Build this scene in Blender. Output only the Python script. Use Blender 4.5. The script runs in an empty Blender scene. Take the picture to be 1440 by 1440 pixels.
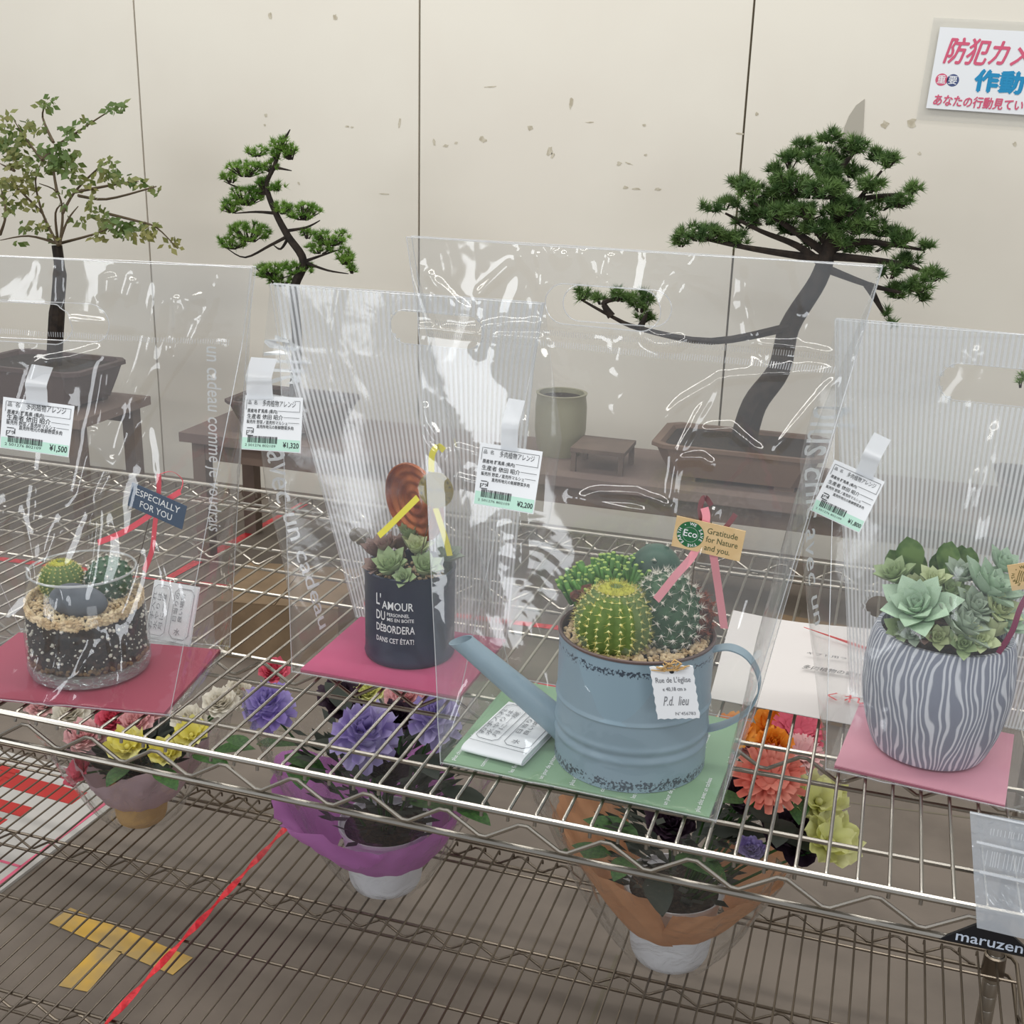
import bpy, math, random
import numpy as np
from mathutils import Vector, Matrix
random.seed(11)
np.random.seed(11)
S = bpy.context.scene
COL = S.collection

# ------------------------------------------------------------------ camera
YAW, PIT, ROL = -0.30166, 0.31523, 0.02887
CAMP = Vector((0.56797, -0.91732, 0.59979))
FPX = 1681.79
_f = Vector((math.sin(YAW)*math.cos(PIT), math.cos(YAW)*math.cos(PIT), -math.sin(PIT)))
_r = Vector((math.cos(YAW), -math.sin(YAW), 0))
_u = _r.cross(_f)
_r2 = _r*math.cos(ROL) + _u*math.sin(ROL)
_u2 = _r2.cross(_f)
cd = bpy.data.cameras.new('camera')
cd.sensor_width = 36
cd.lens = FPX/1440*36
cd.clip_start = 0.02
co = bpy.data.objects.new('camera', cd)
COL.objects.link(co)
m = Matrix.Identity(4)
for i, v in enumerate((_r2, _u2, -_f)):
    for j in range(3):
        m[j][i] = v[j]
m.translation = CAMP
co.matrix_world = m
S.camera = co

def ray(px, py):
    return _f + _r2*((px-720)/FPX) - _u2*((py-720)/FPX)
def at(px, py, y):
    """surveyed point: where the sight line of a photo pixel meets the plane y"""
    d = ray(px, py)
    return CAMP + d*((y-CAMP.y)/d.y)
def atz(px, py, z):
    d = ray(px, py)
    return CAMP + d*((z-CAMP.z)/d.z)

# ------------------------------------------------------------------ world + lights
W = bpy.data.worlds.new('shop_interior')
S.world = W
W.use_nodes = True
W.node_tree.nodes['Background'].inputs[0].default_value = (0.88, 0.93, 1.0, 1)
W.node_tree.nodes['Background'].inputs[1].default_value = 0.46
S.view_settings.view_transform = 'Standard'
S.view_settings.look = 'None'
S.view_settings.gamma = 1
S.view_settings.use_curve_mapping = False
S.view_settings.exposure = 0.0
S.cycles.transparent_max_bounces = 48
S.cycles.max_bounces = 10

def tube_light(x, y, z, lx, ly, power):
    l = bpy.data.lights.new('fluorescent_light', 'AREA')
    l.shape = 'RECTANGLE'
    l.size = lx
    l.size_y = ly
    l.energy = power
    l.color = (1.0, 0.985, 0.95)
    o = bpy.data.objects.new('fluorescent_light', l)
    o.location = (x, y, z)
    COL.objects.link(o)
# three continuous rows of ceiling fluorescents
tube_light(-0.6, -1.7, 2.1, 6.0, 0.30, 58)
tube_light(-0.6, 0.25, 2.1, 6.0, 0.30, 58)
tube_light(-0.6, 2.25, 2.1, 6.0, 0.30, 40)
def crease_light(x, y, z, w, h, power, tilt):  # added low panel behind the camera, for glints on film creases and front fill
    l = bpy.data.lights.new('added_crease_light', 'AREA')
    l.shape = 'RECTANGLE'; l.size = w; l.size_y = h; l.energy = power
    l.color = (0.92, 0.96, 1.0)
    o = bpy.data.objects.new('added_crease_light', l)
    o.location = (x, y, z)
    o.rotation_euler = (math.radians(90), 0, tilt)
    COL.objects.link(o)
crease_light(-4.6, -6.0, 1.1, 3.2, 1.9, 100, math.radians(-25))
crease_light(5.2, -4.6, 1.1, 2.4, 1.9, 60, math.radians(45))

# ------------------------------------------------------------------ materials
def lin(c):
    return tuple(((v/255)/12.92 if v/255 <= 0.04045 else ((v/255+0.055)/1.055)**2.4) for v in c)
def newmat(name):
    m = bpy.data.materials.new(name)
    m.use_nodes = True
    nt = m.node_tree
    for n in list(nt.nodes):
        nt.nodes.remove(n)
    return m, nt, nt.nodes, nt.links
def N(nodes, typ, **kw):
    n = nodes.new(typ)
    for k, v in kw.items():
        setattr(n, k, v)
    return n
def mat(name, c, rough=0.6, metal=0.0, c2=None, scale=20, bump=0.0, bscale=80, spec=0.5, sub=0.0, trans=0.0, detail=4, lo=0.4, hi=0.6, stretch=(1,1,1)):
    m, nt, ns, ls = newmat(name)
    out = ns.new('ShaderNodeOutputMaterial')
    p = ns.new('ShaderNodeBsdfPrincipled')
    p.inputs['Base Color'].default_value = (*lin(c), 1)
    p.inputs['Roughness'].default_value = rough
    p.inputs['Metallic'].default_value = metal
    p.inputs['Specular IOR Level'].default_value = spec
    ls.new(p.outputs[0], out.inputs[0])
    if c2 or bump:
        tc = ns.new('ShaderNodeTexCoord')
        mp = ns.new('ShaderNodeMapping')
        mp.inputs['Scale'].default_value = stretch
        ls.new(tc.outputs['Object'], mp.inputs[0])
    if c2:
        nz = ns.new('ShaderNodeTexNoise')
        nz.inputs['Scale'].default_value = scale
        nz.inputs['Detail'].default_value = detail
        ls.new(mp.outputs[0], nz.inputs[0])
        cr = ns.new('ShaderNodeValToRGB')
        cr.color_ramp.elements[0].position = lo
        cr.color_ramp.elements[1].position = hi
        cr.color_ramp.elements[0].color = (*lin(c), 1)
        cr.color_ramp.elements[1].color = (*lin(c2), 1)
        ls.new(nz.outputs[0], cr.inputs[0])
        ls.new(cr.outputs[0], p.inputs['Base Color'])
    if bump:
        nb = ns.new('ShaderNodeTexNoise')
        nb.inputs['Scale'].default_value = bscale
        nb.inputs['Detail'].default_value = 5
        ls.new(mp.outputs[0], nb.inputs[0])
        b = ns.new('ShaderNodeBump')
        b.inputs['Strength'].default_value = bump
        b.inputs['Distance'].default_value = 0.002
        ls.new(nb.outputs[0], b.inputs['Height'])
        ls.new(b.outputs[0], p.inputs['Normal'])
    if trans:
        t = ns.new('ShaderNodeBsdfTranslucent')
        t.inputs[0].default_value = (*lin(c), 1)
        mx = ns.new('ShaderNodeMixShader')
        mx.inputs[0].default_value = trans
        ls.new(p.outputs[0], mx.inputs[1])
        ls.new(t.outputs[0], mx.inputs[2])
        ls.new(mx.outputs[0], out.inputs[0])
    return m

def film(name, haze=0.05, refl=0.08, rough=0.06, tint=(0.97, 0.975, 0.97), bump=0.15, bscale=14, stripes=0, hazecol=(0.9, 0.92, 0.95), smin=0.0):
    """thin clear plastic sheet: see-through, facing-dependent mirror, slight haze; optional printed white stripes by UV"""
    m, nt, ns, ls = newmat(name)
    out = ns.new('ShaderNodeOutputMaterial')
    tr = ns.new('ShaderNodeBsdfTransparent')
    tr.inputs[0].default_value = (*tint, 1)
    gl = ns.new('ShaderNodeBsdfGlossy')
    gl.inputs['Roughness'].default_value = rough
    df = ns.new('ShaderNodeBsdfDiffuse')
    df.inputs[0].default_value = (*hazecol, 1)
    tl = ns.new('ShaderNodeBsdfTranslucent')
    tl.inputs[0].default_value = (*hazecol, 1)
    hz = ns.new('ShaderNodeMixShader')
    hz.inputs[0].default_value = 0.45
    ls.new(df.outputs[0], hz.inputs[1])
    ls.new(tl.outputs[0], hz.inputs[2])
    m1 = ns.new('ShaderNodeMixShader')
    m1.inputs[0].default_value = haze
    ls.new(tr.outputs[0], m1.inputs[1])
    ls.new(hz.outputs[0], m1.inputs[2])
    if stripes:
        uv = ns.new('ShaderNodeUVMap')
        sx = ns.new('ShaderNodeSeparateXYZ')
        ls.new(uv.outputs[0], sx.inputs[0])
        mu = N(ns, 'ShaderNodeMath', operation='MULTIPLY')
        mu.inputs[1].default_value = stripes
        ls.new(sx.outputs[0], mu.inputs[0])
        fr = N(ns, 'ShaderNodeMath', operation='FRACT')
        ls.new(mu.outputs[0], fr.inputs[0])
        rp = ns.new('ShaderNodeValToRGB')
        e = rp.color_ramp.elements
        e[0].position = 0.38; e[0].color = (smin, smin, smin, 1)
        e[1].position = 0.46; e[1].color = (0.88, 0.88, 0.88, 1)
        e2 = rp.color_ramp.elements.new(0.92); e2.color = (0.88, 0.88, 0.88, 1)
        e3 = rp.color_ramp.elements.new(1.0); e3.color = (smin, smin, smin, 1)
        ls.new(fr.outputs[0], rp.inputs[0])
        ls.new(rp.outputs[0], m1.inputs[0])
    lw = ns.new('ShaderNodeLayerWeight')
    lw.inputs['Blend'].default_value = 0.5
    pw = N(ns, 'ShaderNodeMath', operation='POWER')
    pw.inputs[1].default_value = 4
    ls.new(lw.outputs['Facing'], pw.inputs[0])
    ma = N(ns, 'ShaderNodeMath', operation='MULTIPLY_ADD')
    ma.inputs[1].default_value = 0.6
    ma.inputs[2].default_value = refl
    ls.new(pw.outputs[0], ma.inputs[0])
    m2 = ns.new('ShaderNodeMixShader')
    ls.new(ma.outputs[0], m2.inputs[0])
    ls.new(m1.outputs[0], m2.inputs[1])
    ls.new(gl.outputs[0], m2.inputs[2])
    if bump:
        tc = ns.new('ShaderNodeTexCoord')
        nb = ns.new('ShaderNodeTexNoise')
        nb.inputs['Scale'].default_value = bscale
        nb.inputs['Detail'].default_value = 3
        nb.inputs['Distortion'].default_value = 1.2
        ls.new(tc.outputs['Object'], nb.inputs[0])
        b = ns.new('ShaderNodeBump')
        b.inputs['Strength'].default_value = bump
        b.inputs['Distance'].default_value = 0.02
        ls.new(nb.outputs[0], b.inputs['Height'])
        ls.new(b.outputs[0], gl.inputs['Normal'])
        ls.new(b.outputs[0], lw.inputs['Normal'])
    ls.new(m2.outputs[0], out.inputs[0])
    return m

M_ = {}
M_['wall'] = mat('wall_paint', (232, 226, 212), 0.5, c2=(228, 221, 207), scale=1.3, bump=0.08, bscale=30)
M_['joint'] = mat('joint_dark', (112, 104, 88), 0.9)
M_['chip'] = mat('chipped_paint', (184, 174, 152), 0.9, c2=(206, 198, 178), scale=60)
M_['floor'] = mat('concrete_floor', (106, 96, 86), 0.7, c2=(120, 109, 98), scale=5, bump=0.25, bscale=40, detail=8)
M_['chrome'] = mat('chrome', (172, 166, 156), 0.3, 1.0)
M_['chrome_shaded'] = mat('chrome_lower_shaded', (124, 114, 102), 0.34, 1.0)  # darker copy of the chrome, dim floor reflection put into its colour
M_['wood'] = mat('dark_wood', (112, 94, 82), 0.6, c2=(96, 80, 70), scale=8)
M_['cardboard'] = mat('cardboard', (128, 106, 80), 0.8, c2=(112, 92, 68), scale=10)
M_['white'] = mat('white_paper', (236, 238, 240), 0.6)
M_['mint'] = mat('mint_print', (190, 228, 210), 0.6)
M_['ink'] = mat('black_ink', (40, 42, 44), 0.7)
M_['inkgrey'] = mat('grey_ink', (120, 122, 126), 0.7)
M_['whiteink'] = mat('white_ink', (238, 240, 240), 0.6)
M_['red'] = mat('red_print', (205, 40, 32), 0.6)
M_['rose'] = mat('rose_print', (214, 92, 122), 0.6)
M_['navyink'] = mat('navy_ink', (70, 84, 128), 0.6)
M_['cyan'] = mat('cyan_print', (18, 140, 190), 0.6)
M_['redtape'] = mat('red_tape', (222, 44, 54), 0.4, c2=(180, 24, 38), scale=60)
M_['yellowtape'] = mat('yellow_tape', (206, 164, 70), 0.7, c2=(176, 148, 92), scale=14)
M_['magenta'] = mat('magenta_card', (190, 78, 118), 0.75, c2=(182, 72, 112), scale=10)
M_['magenta2'] = mat('magenta_card_left', (156, 60, 82), 0.75)
M_['green'] = mat('green_card', (140, 172, 138), 0.7, c2=(130, 164, 130), scale=8)
M_['pinkcard'] = mat('pink_card', (222, 158, 172), 0.8, c2=(214, 150, 166), scale=10)
M_['cardedge'] = mat('card_edge', (170, 90, 112), 0.9)
M_['film'] = film('clear_film', haze=0.035, refl=0.085, rough=0.06, bump=0.12, bscale=9, tint=(.985,.987,.985))
M_['film2'] = film('clear_film_soft', haze=0.04, refl=0.06, rough=0.12, bump=0.10, bscale=11, tint=(.985,.987,.985))
M_['weld'] = film('weld_and_highlight', haze=0.35, refl=0.12, rough=0.2, bump=0)  # for seam welds, and for highlights painted along the film edges
M_['stripe'] = film('striped_film', haze=0.2, refl=0.05, rough=0.1, bump=0.05, bscale=8, stripes=50, smin=0.28, hazecol=(0.86, 0.89, 0.93))
M_['stripe2'] = film('striped_film_right', haze=0.2, refl=0.05, rough=0.1, bump=0.08, bscale=8, stripes=62, smin=0.38, hazecol=(0.86, 0.89, 0.92))
M_['frost'] = film('frosted_tape', haze=0.62, refl=0.08, rough=0.3, bump=0)
M_['pouch'] = film('milky_pouch', haze=0.42, refl=0.10, rough=0.15, bump=0.5, bscale=30, hazecol=(0.80, 0.85, 0.92))
M_['cello'] = film('cellophane', haze=0.02, refl=0.05, rough=0.04, bump=0.6, bscale=14)
M_['glass'] = film('jar_glass', haze=0.0, refl=0.05, rough=0.02, tint=(0.96, 0.98, 0.97), bump=0)
M_['glassbase'] = film('thick_glass', haze=0.22, refl=0.18, rough=0.05, tint=(0.86, 0.9, 0.9), bump=0.6, bscale=60)
M_['soil'] = mat('potting_soil', (34, 26, 20), 0.95, c2=(70, 54, 42), scale=160, bump=1.0, bscale=260, lo=0.45, hi=0.68)
M_['perlite'] = mat('perlite', (214, 208, 196), 0.9)
M_['gravel'] = mat('gravel', (232, 210, 172), 0.85, c2=(198, 170, 130), scale=90)
M_['bark'] = mat('bark', (104, 58, 40), 0.9, c2=(60, 34, 26), scale=90, bump=1, bscale=180)
M_['stone'] = mat('grey_stone', (92, 96, 104), 0.7, c2=(72, 76, 84), scale=40, bump=0.3, bscale=60)
M_['cactus_y'] = mat('golden_cactus', (84, 108, 46), 0.6, c2=(102, 126, 58), scale=60)
M_['cactus_g'] = mat('green_cactus', (38, 74, 44), 0.6, c2=(52, 90, 56), scale=60)
M_['crown'] = mat('yellow_crown', (186, 184, 70), 0.8, c2=(150, 150, 50), scale=200)
M_['areole'] = mat('areole', (216, 214, 150), 0.8)
M_['spine_y'] = mat('yellow_spines', (212, 196, 110), 0.6)
M_['spine_w'] = mat('white_spines', (228, 222, 210), 0.6)
M_['spine_r'] = mat('rust_spines', (150, 82, 60), 0.6)
M_['coral'] = mat('coral_plant', (82, 138, 46), 0.5, c2=(58, 104, 36), scale=60)
M_['coraltip'] = mat('coral_tip', (150, 176, 84), 0.5)
M_['dkcactus'] = mat('smooth_cactus', (46, 84, 66), 0.45, c2=(36, 68, 52), scale=30)
M_['ech1'] = mat('echeveria_mint', (178, 200, 174), 0.5, c2=(160, 188, 160), scale=40, trans=0.1)
M_['ech2'] = mat('echeveria_blue', (156, 174, 160), 0.5, c2=(172, 184, 158), scale=40, trans=0.1)
M_['ech3'] = mat('echeveria_lime', (176, 190, 138), 0.5, c2=(192, 200, 156), scale=40, trans=0.1)
M_['ech4'] = mat('echeveria_rose', (150, 110, 112), 0.5, c2=(130, 120, 100), scale=40, trans=0.1)
M_['ech5'] = mat('echeveria_pale', (160, 178, 132), 0.5, c2=(142, 164, 116), scale=40, trans=0.1)
M_['jade'] = mat('jade_leaf', (74, 112, 48), 0.3, c2=(122, 152, 84), scale=2.5, trans=0.08)
M_['tin'] = mat('navy_tin', (20, 32, 56), 0.35, c2=(24, 36, 60), scale=8)
M_['copper'] = mat('copper_lid', (196, 112, 62), 0.38, 0.55, c2=(150, 74, 40), scale=40, stretch=(1, 1, 1), bump=0.4, bscale=100)
M_['kraftdk'] = mat('olive_kraft', (140, 124, 62), 0.7)
M_['yellow'] = mat('yellow_ribbon', (238, 226, 34), 0.35)
M_['pinkrib'] = mat('pink_ribbon', (212, 120, 132), 0.4, c2=(226, 150, 158), scale=1, lo=.4, hi=.6)
M_['redrib'] = mat('red_ribbon', (218, 58, 74), 0.35)
M_['winerib'] = mat('wine_ribbon', (122, 34, 72), 0.4)
M_['darkrib'] = mat('dark_red_ribbon', (110, 26, 30), 0.4)
M_['tagnavy'] = mat('navy_tag', (28, 62, 92), 0.5)
M_['tagkraft'] = mat('kraft_tag', (222, 192, 144), 0.7, c2=(216, 184, 134), scale=60)
M_['ecogreen'] = mat('eco_green', (34, 104, 62), 0.6)
M_['jute'] = mat('jute', (190, 156, 104), 0.9)
M_['signred'] = mat('sign_red', (176, 34, 28), 0.6)
M_['plate'] = mat('black_plate', (16, 18, 24), 0.4)
M_['platetext'] = mat('silver_text', (190, 200, 215), 0.3)
M_['trunk'] = mat('bonsai_bark', (52, 42, 34), 0.9, c2=(34, 27, 22), scale=40, bump=0.8, bscale=60)
M_['twig'] = mat('twig', (92, 78, 58), 0.9)
M_['pine'] = mat('pine_needles', (64, 94, 46), 0.6, c2=(116, 146, 80), scale=22, trans=0.15, lo=.38, hi=.62)
M_['pine2'] = mat('bright_needles', (90, 132, 44), 0.6, c2=(132, 168, 70), scale=22, trans=0.15, lo=.38, hi=.62)
M_['leaf'] = mat('small_leaves', (92, 116, 56), 0.5, c2=(146, 140, 80), scale=5, trans=0.25, lo=.42, hi=.6)
M_['potbrown'] = mat('bonsai_pot', (84, 66, 62), 0.6)
M_['potclay'] = mat('clay_pot', (116, 92, 76), 0.6)
M_['potgreen'] = mat('celadon_pot', (150, 146, 120), 0.4)
M_['cloth'] = mat('table_top', (126, 108, 98), 0.75, c2=(116, 98, 90), scale=4)
M_['whitepot'] = mat('white_plastic_pot', (244, 244, 248), 0.45, trans=0.15)
M_['kraftpaper'] = mat('kraft_wrap', (206, 154, 116), 0.7, c2=(196, 142, 104), scale=12, trans=0.2)
M_['tissue_p'] = mat('purple_tissue', (200, 130, 196), 0.7, c2=(188, 118, 182), scale=10, trans=0.12)
M_['tissue_w'] = mat('pale_tissue', (214, 186, 194), 0.7, trans=0.4)
M_['pot_kraft'] = mat('tan_pot', (186, 150, 104), 0.7)
M_['fl_purple'] = mat('purple_petals', (150, 132, 190), 0.6, c2=(188, 178, 214), scale=18, trans=0.25)
M_['fl_lilac'] = mat('lilac_petals', (176, 162, 214), 0.6, c2=(150, 128, 196), scale=18, trans=0.25)
M_['fl_dark'] = mat('dark_petals', (48, 26, 44), 0.7)
M_['fl_pink'] = mat('pink_petals', (222, 168, 170), 0.6, c2=(236, 196, 192), scale=20, trans=0.25)
M_['fl_hot'] = mat('hot_pink_petals', (212, 92, 112), 0.6, trans=0.2)
M_['fl_yellow'] = mat('yellow_petals', (220, 208, 90), 0.6, c2=(234, 228, 156), scale=20, trans=0.25)
M_['fl_lime'] = mat('lime_petals', (222, 222, 146), 0.6, c2=(232, 230, 176), scale=20, trans=0.25)
M_['fl_orange'] = mat('orange_petals', (232, 138, 34), 0.6, c2=(240, 170, 60), scale=20, trans=0.25)
M_['fl_coral'] = mat('coral_petals', (226, 116, 98), 0.6, c2=(234, 150, 130), scale=20, trans=0.25)
M_['fl_white'] = mat('white_petals', (226, 220, 206), 0.6, trans=0.25)
M_['flgreen'] = mat('bouquet_leaves', (44, 78, 34), 0.5, c2=(64, 104, 46), scale=16, trans=0.15)
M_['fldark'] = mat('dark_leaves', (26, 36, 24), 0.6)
M_['greysticker'] = mat('grey_sticker', (176, 170, 156), 0.6)

# ribbed pot: scratched white lines over blue grey, following the turned wall
def ribbed_mat():
    m, nt, ns, ls = newmat('scored_ceramic')
    out = ns.new('ShaderNodeOutputMaterial')
    p = ns.new('ShaderNodeBsdfPrincipled')
    p.inputs['Roughness'].default_value = 0.7
    tc = ns.new('ShaderNodeTexCoord')
    uv = ns.new('ShaderNodeUVMap')
    mp = ns.new('ShaderNodeMapping')
    mp.inputs['Scale'].default_value = (9, 1.3, 1)
    ls.new(uv.outputs[0], mp.inputs[0])
    nz = ns.new('ShaderNodeTexNoise')
    nz.inputs['Scale'].default_value = 1.6
    nz.inputs['Detail'].default_value = 1.5
    ls.new(mp.outputs[0], nz.inputs[0])
    sx = ns.new('ShaderNodeSeparateXYZ')
    ls.new(uv.outputs[0], sx.inputs[0])
    a = N(ns, 'ShaderNodeMath', operation='MULTIPLY'); a.inputs[1].default_value = 70
    ls.new(sx.outputs[0], a.inputs[0])
    b = N(ns, 'ShaderNodeMath', operation='MULTIPLY_ADD'); b.inputs[1].default_value = 6.0
    ls.new(nz.outputs[0], b.inputs[0]); ls.new(a.outputs[0], b.inputs[2])
    f = N(ns, 'ShaderNodeMath', operation='PINGPONG'); f.inputs[1].default_value = 0.5
    ls.new(b.outputs[0], f.inputs[0])
    cr = ns.new('ShaderNodeValToRGB')
    cr.color_ramp.elements[0].position = 0.13; cr.color_ramp.elements[0].color = (*lin((212, 214, 220)), 1)
    cr.color_ramp.elements[1].position = 0.25; cr.color_ramp.elements[1].color = (*lin((132, 136, 150)), 1)
    ls.new(f.outputs[0], cr.inputs[0])
    ls.new(cr.outputs[0], p.inputs['Base Color'])
    bm = ns.new('ShaderNodeBump'); bm.inputs['Strength'].default_value = 0.6; bm.inputs['Distance'].default_value = 0.001
    ls.new(f.outputs[0], bm.inputs['Height']); ls.new(bm.outputs[0], p.inputs['Normal'])
    ls.new(p.outputs[0], out.inputs[0])
    return m
M_['ribbed'] = ribbed_mat()

# enamel with chipped dark specks near rim and foot (wear of its own shape)
def enamel():
    m, nt, ns, ls = newmat('blue_grey_enamel')
    out = ns.new('ShaderNodeOutputMaterial')
    p = ns.new('ShaderNodeBsdfPrincipled')
    p.inputs['Roughness'].default_value = 0.42
    tc = ns.new('ShaderNodeTexCoord')
    sx = ns.new('ShaderNodeSeparateXYZ')
    ls.new(tc.outputs['Object'], sx.inputs[0])
    rp = ns.new('ShaderNodeValToRGB')
    mr = ns.new('ShaderNodeMapRange')
    mr.inputs[1].default_value = 0.0; mr.inputs[2].default_value = 0.135
    ls.new(sx.outputs[2], mr.inputs[0])
    els = rp.color_ramp.elements
    els[0].position = 0.0; els[0].color = (.30,)*3+(1,)
    els[1].position = 1.0; els[1].color = (.42,)*3+(1,)
    for ps, v in ((0.035, .42), (0.075, .40), (0.13, 0.0), (0.84, 0.0), (0.885, .36), (0.915, .40), (0.955, 0.05)):
        e = els.new(ps); e.color = (v, v, v, 1)
    ls.new(mr.outputs[0], rp.inputs[0])
    nz = ns.new('ShaderNodeTexNoise'); nz.inputs['Scale'].default_value = 420; nz.inputs['Detail'].default_value = 3
    ls.new(tc.outputs['Object'], nz.inputs[0])
    n2 = ns.new('ShaderNodeTexNoise'); n2.inputs['Scale'].default_value = 55; n2.inputs['Detail'].default_value = 2
    ls.new(tc.outputs['Object'], n2.inputs[0])
    ad = N(ns, 'ShaderNodeMath', operation='MULTIPLY_ADD'); ad.inputs[1].default_value = 0.5
    ls.new(n2.outputs[0], ad.inputs[0]); ls.new(nz.outputs[0], ad.inputs[2])
    a2 = N(ns, 'ShaderNodeMath', operation='ADD'); ls.new(ad.outputs[0], a2.inputs[0]); ls.new(rp.outputs[0], a2.inputs[1])
    cr = ns.new('ShaderNodeValToRGB')
    cr.color_ramp.elements[0].position = 0.0; cr.color_ramp.elements[0].color = (0, 0, 0, 1)
    cr.color_ramp.elements[0].position = 0.60
    cr.color_ramp.elements[1].position = 0.64; cr.color_ramp.elements[1].color = (1, 1, 1, 1)
    sc = N(ns, 'ShaderNodeMath', operation='MULTIPLY'); sc.inputs[1].default_value = 0.53
    ls.new(a2.outputs[0], sc.inputs[0]); ls.new(sc.outputs[0], cr.inputs[0])
    mx = ns.new('ShaderNodeMix'); mx.data_type = 'RGBA'
    mx.inputs[6].default_value = (*lin((134, 156, 168)), 1)
    mx.inputs[7].default_value = (*lin((56, 66, 78)), 1)
    ls.new(cr.outputs[0], mx.inputs[0])
    ls.new(mx.outputs[2], p.inputs['Base Color'])
    ls.new(p.outputs[0], out.inputs[0])
    return m
M_['enamel'] = enamel()
M_['rimbrown'] = mat('worn_rim', (92, 74, 70), 0.5)
M_['spout'] = mat('spout_enamel', (134, 156, 168), 0.42)

# ------------------------------------------------------------------ mesh helpers
class MB:
    def __init__(s):
        s.v = []; s.f = []; s.uv = None
    def add(s, vs, fs):
        k = len(s.v)
        s.v.extend([tuple(v) for v in vs])
        s.f.extend([tuple(i+k for i in f) for f in fs])
        return s
    def box(s, c, d, R=None):
        c = Vector(c)
        vs = [Vector((sx*d[0]/2, sy*d[1]/2, sz*d[2]/2)) for sz in (-1, 1) for sy in (-1, 1) for sx in (-1, 1)]
        if R is not None:
            vs = [R @ v for v in vs]
        return s.add([c+v for v in vs], [(0, 2, 3, 1), (4, 5, 7, 6), (0, 1, 5, 4), (2, 6, 7, 3), (0, 4, 6, 2), (1, 3, 7, 5)])
    def quad(s, a, b, c, d):
        return s.add([a, b, c, d], [(0, 1, 2, 3)])
    def tube(s, pts, r, seg=6, cap=True, close=False):
        pts = [Vector(p) for p in pts]
        n = len(pts)
        rr = r if isinstance(r, (list, tuple)) else [r]*n
        vs = []; fs = []
        up = None
        for i, p in enumerate(pts):
            if close:
                t = pts[(i+1) % n]-pts[i-1]
            else:
                t = pts[min(i+1, n-1)]-pts[max(i-1, 0)]
            if t.length < 1e-9: t = Vector((0, 0, 1))
            t.normalize()
            if up is None:
                up = t.orthogonal().normalized()
            up = (up - t*up.dot(t))
            if up.length < 1e-6: up = t.orthogonal()
            up.normalize()
            w = t.cross(up)
            for k in range(seg):
                a = 2*math.pi*k/seg
                vs.append(p + (up*math.cos(a) + w*math.sin(a))*rr[i])
        for i in range(n if close else n-1):
            j = (i+1) % n
            for k in range(seg):
                k2 = (k+1) % seg
                fs.append((i*seg+k, i*seg+k2, j*seg+k2, j*seg+k))
        if cap and not close:
            fs.append(tuple(range(seg))[::-1])
            fs.append(tuple((n-1)*seg+k for k in range(seg)))
        return s.add(vs, fs)
    def lathe(s, prof, seg=48, c=(0, 0, 0), fn=None, uv=False):
        vs = []; fs = []
        for (r, z) in prof:
            for k in range(seg):
                a = 2*math.pi*k/seg
                q = r if fn is None else fn(r, z, a)
                vs.append((c[0]+q*math.cos(a), c[1]+q*math.sin(a), c[2]+z))
        n = len(prof)
        uvl = []
        for i in range(n-1):
            for k in range(seg):
                k2 = (k+1) % seg
                fs.append((i*seg+k, i*seg+k2, (i+1)*seg+k2, (i+1)*seg+k))
                uvl += [(k/seg, i/(n-1)), ((k+1)/seg, i/(n-1)), ((k+1)/seg, (i+1)/(n-1)), (k/seg, (i+1)/(n-1))]
        if uv: s.uv = uvl
        return s.add(vs, fs)
    def ico(s, c, r, sc=(1, 1, 1), R=None, jit=0.0):
        c = Vector(c)
        vs = []
        for v in ICO_V:
            q = Vector((v[0]*sc[0], v[1]*sc[1], v[2]*sc[2]))*r*(1+random.uniform(-jit, jit))
            if R is not None: q = R @ q
            vs.append(c+q)
        return s.add(vs, ICO_F)
    def octa(s, c, r):
        c = Vector(c)
        vs = [c+Vector(d)*r for d in ((1,0,0),(-1,0,0),(0,1,0),(0,-1,0),(0,0,1),(0,0,-1))]
        return s.add(vs, [(0,2,4),(2,1,4),(1,3,4),(3,0,4),(2,0,5),(1,2,5),(3,1,5),(0,3,5)])
    def needle(s, p, d, L, w):
        p = Vector(p); d = Vector(d).normalized()
        o = d.cross(Vector((random.uniform(-1,1), random.uniform(-1,1), random.uniform(-1,1))))
        if o.length < 1e-5: o = d.orthogonal()
        o.normalize()
        return s.add([p-o*w, p+o*w, p+d*L], [(0, 1, 2)])
    def build(s, name, mt, parent=None, smooth=True, kind=None, label=None):
        me = bpy.data.meshes.new(name)
        me.from_pydata([tuple(v) for v in s.v], [], s.f)
        if s.uv:
            l = me.uv_layers.new(name='UVMap')
            l.data.foreach_set('uv', np.array(s.uv, dtype=np.float32).ravel())
        if smooth and len(me.polygons):
            me.polygons.foreach_set('use_smooth', [True]*len(me.polygons))
        me.materials.append(M_[mt] if isinstance(mt, str) else mt)
        me.update()
        o = bpy.data.objects.new(name, me)
        COL.objects.link(o)
        if parent: o.parent = parent
        if kind: o['kind'] = kind
        if label: o['label'] = label
        if smooth and not kind:
            try: me.set_sharp_from_angle(angle=math.radians(40))
            except Exception: pass
        return o
_t = (1+5**.5)/2
ICO_V = [Vector(v).normalized() for v in [(-1,_t,0),(1,_t,0),(-1,-_t,0),(1,-_t,0),(0,-1,_t),(0,1,_t),(0,-1,-_t),(0,1,-_t),(_t,0,-1),(_t,0,1),(-_t,0,-1),(-_t,0,1)]]
ICO_F = [(0,11,5),(0,5,1),(0,1,7),(0,7,10),(0,10,11),(1,5,9),(5,11,4),(11,10,2),(10,7,6),(7,1,8),(3,9,4),(3,4,2),(3,2,6),(3,6,8),(3,8,9),(4,9,5),(2,4,11),(6,2,10),(8,6,7),(9,8,1)]

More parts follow.
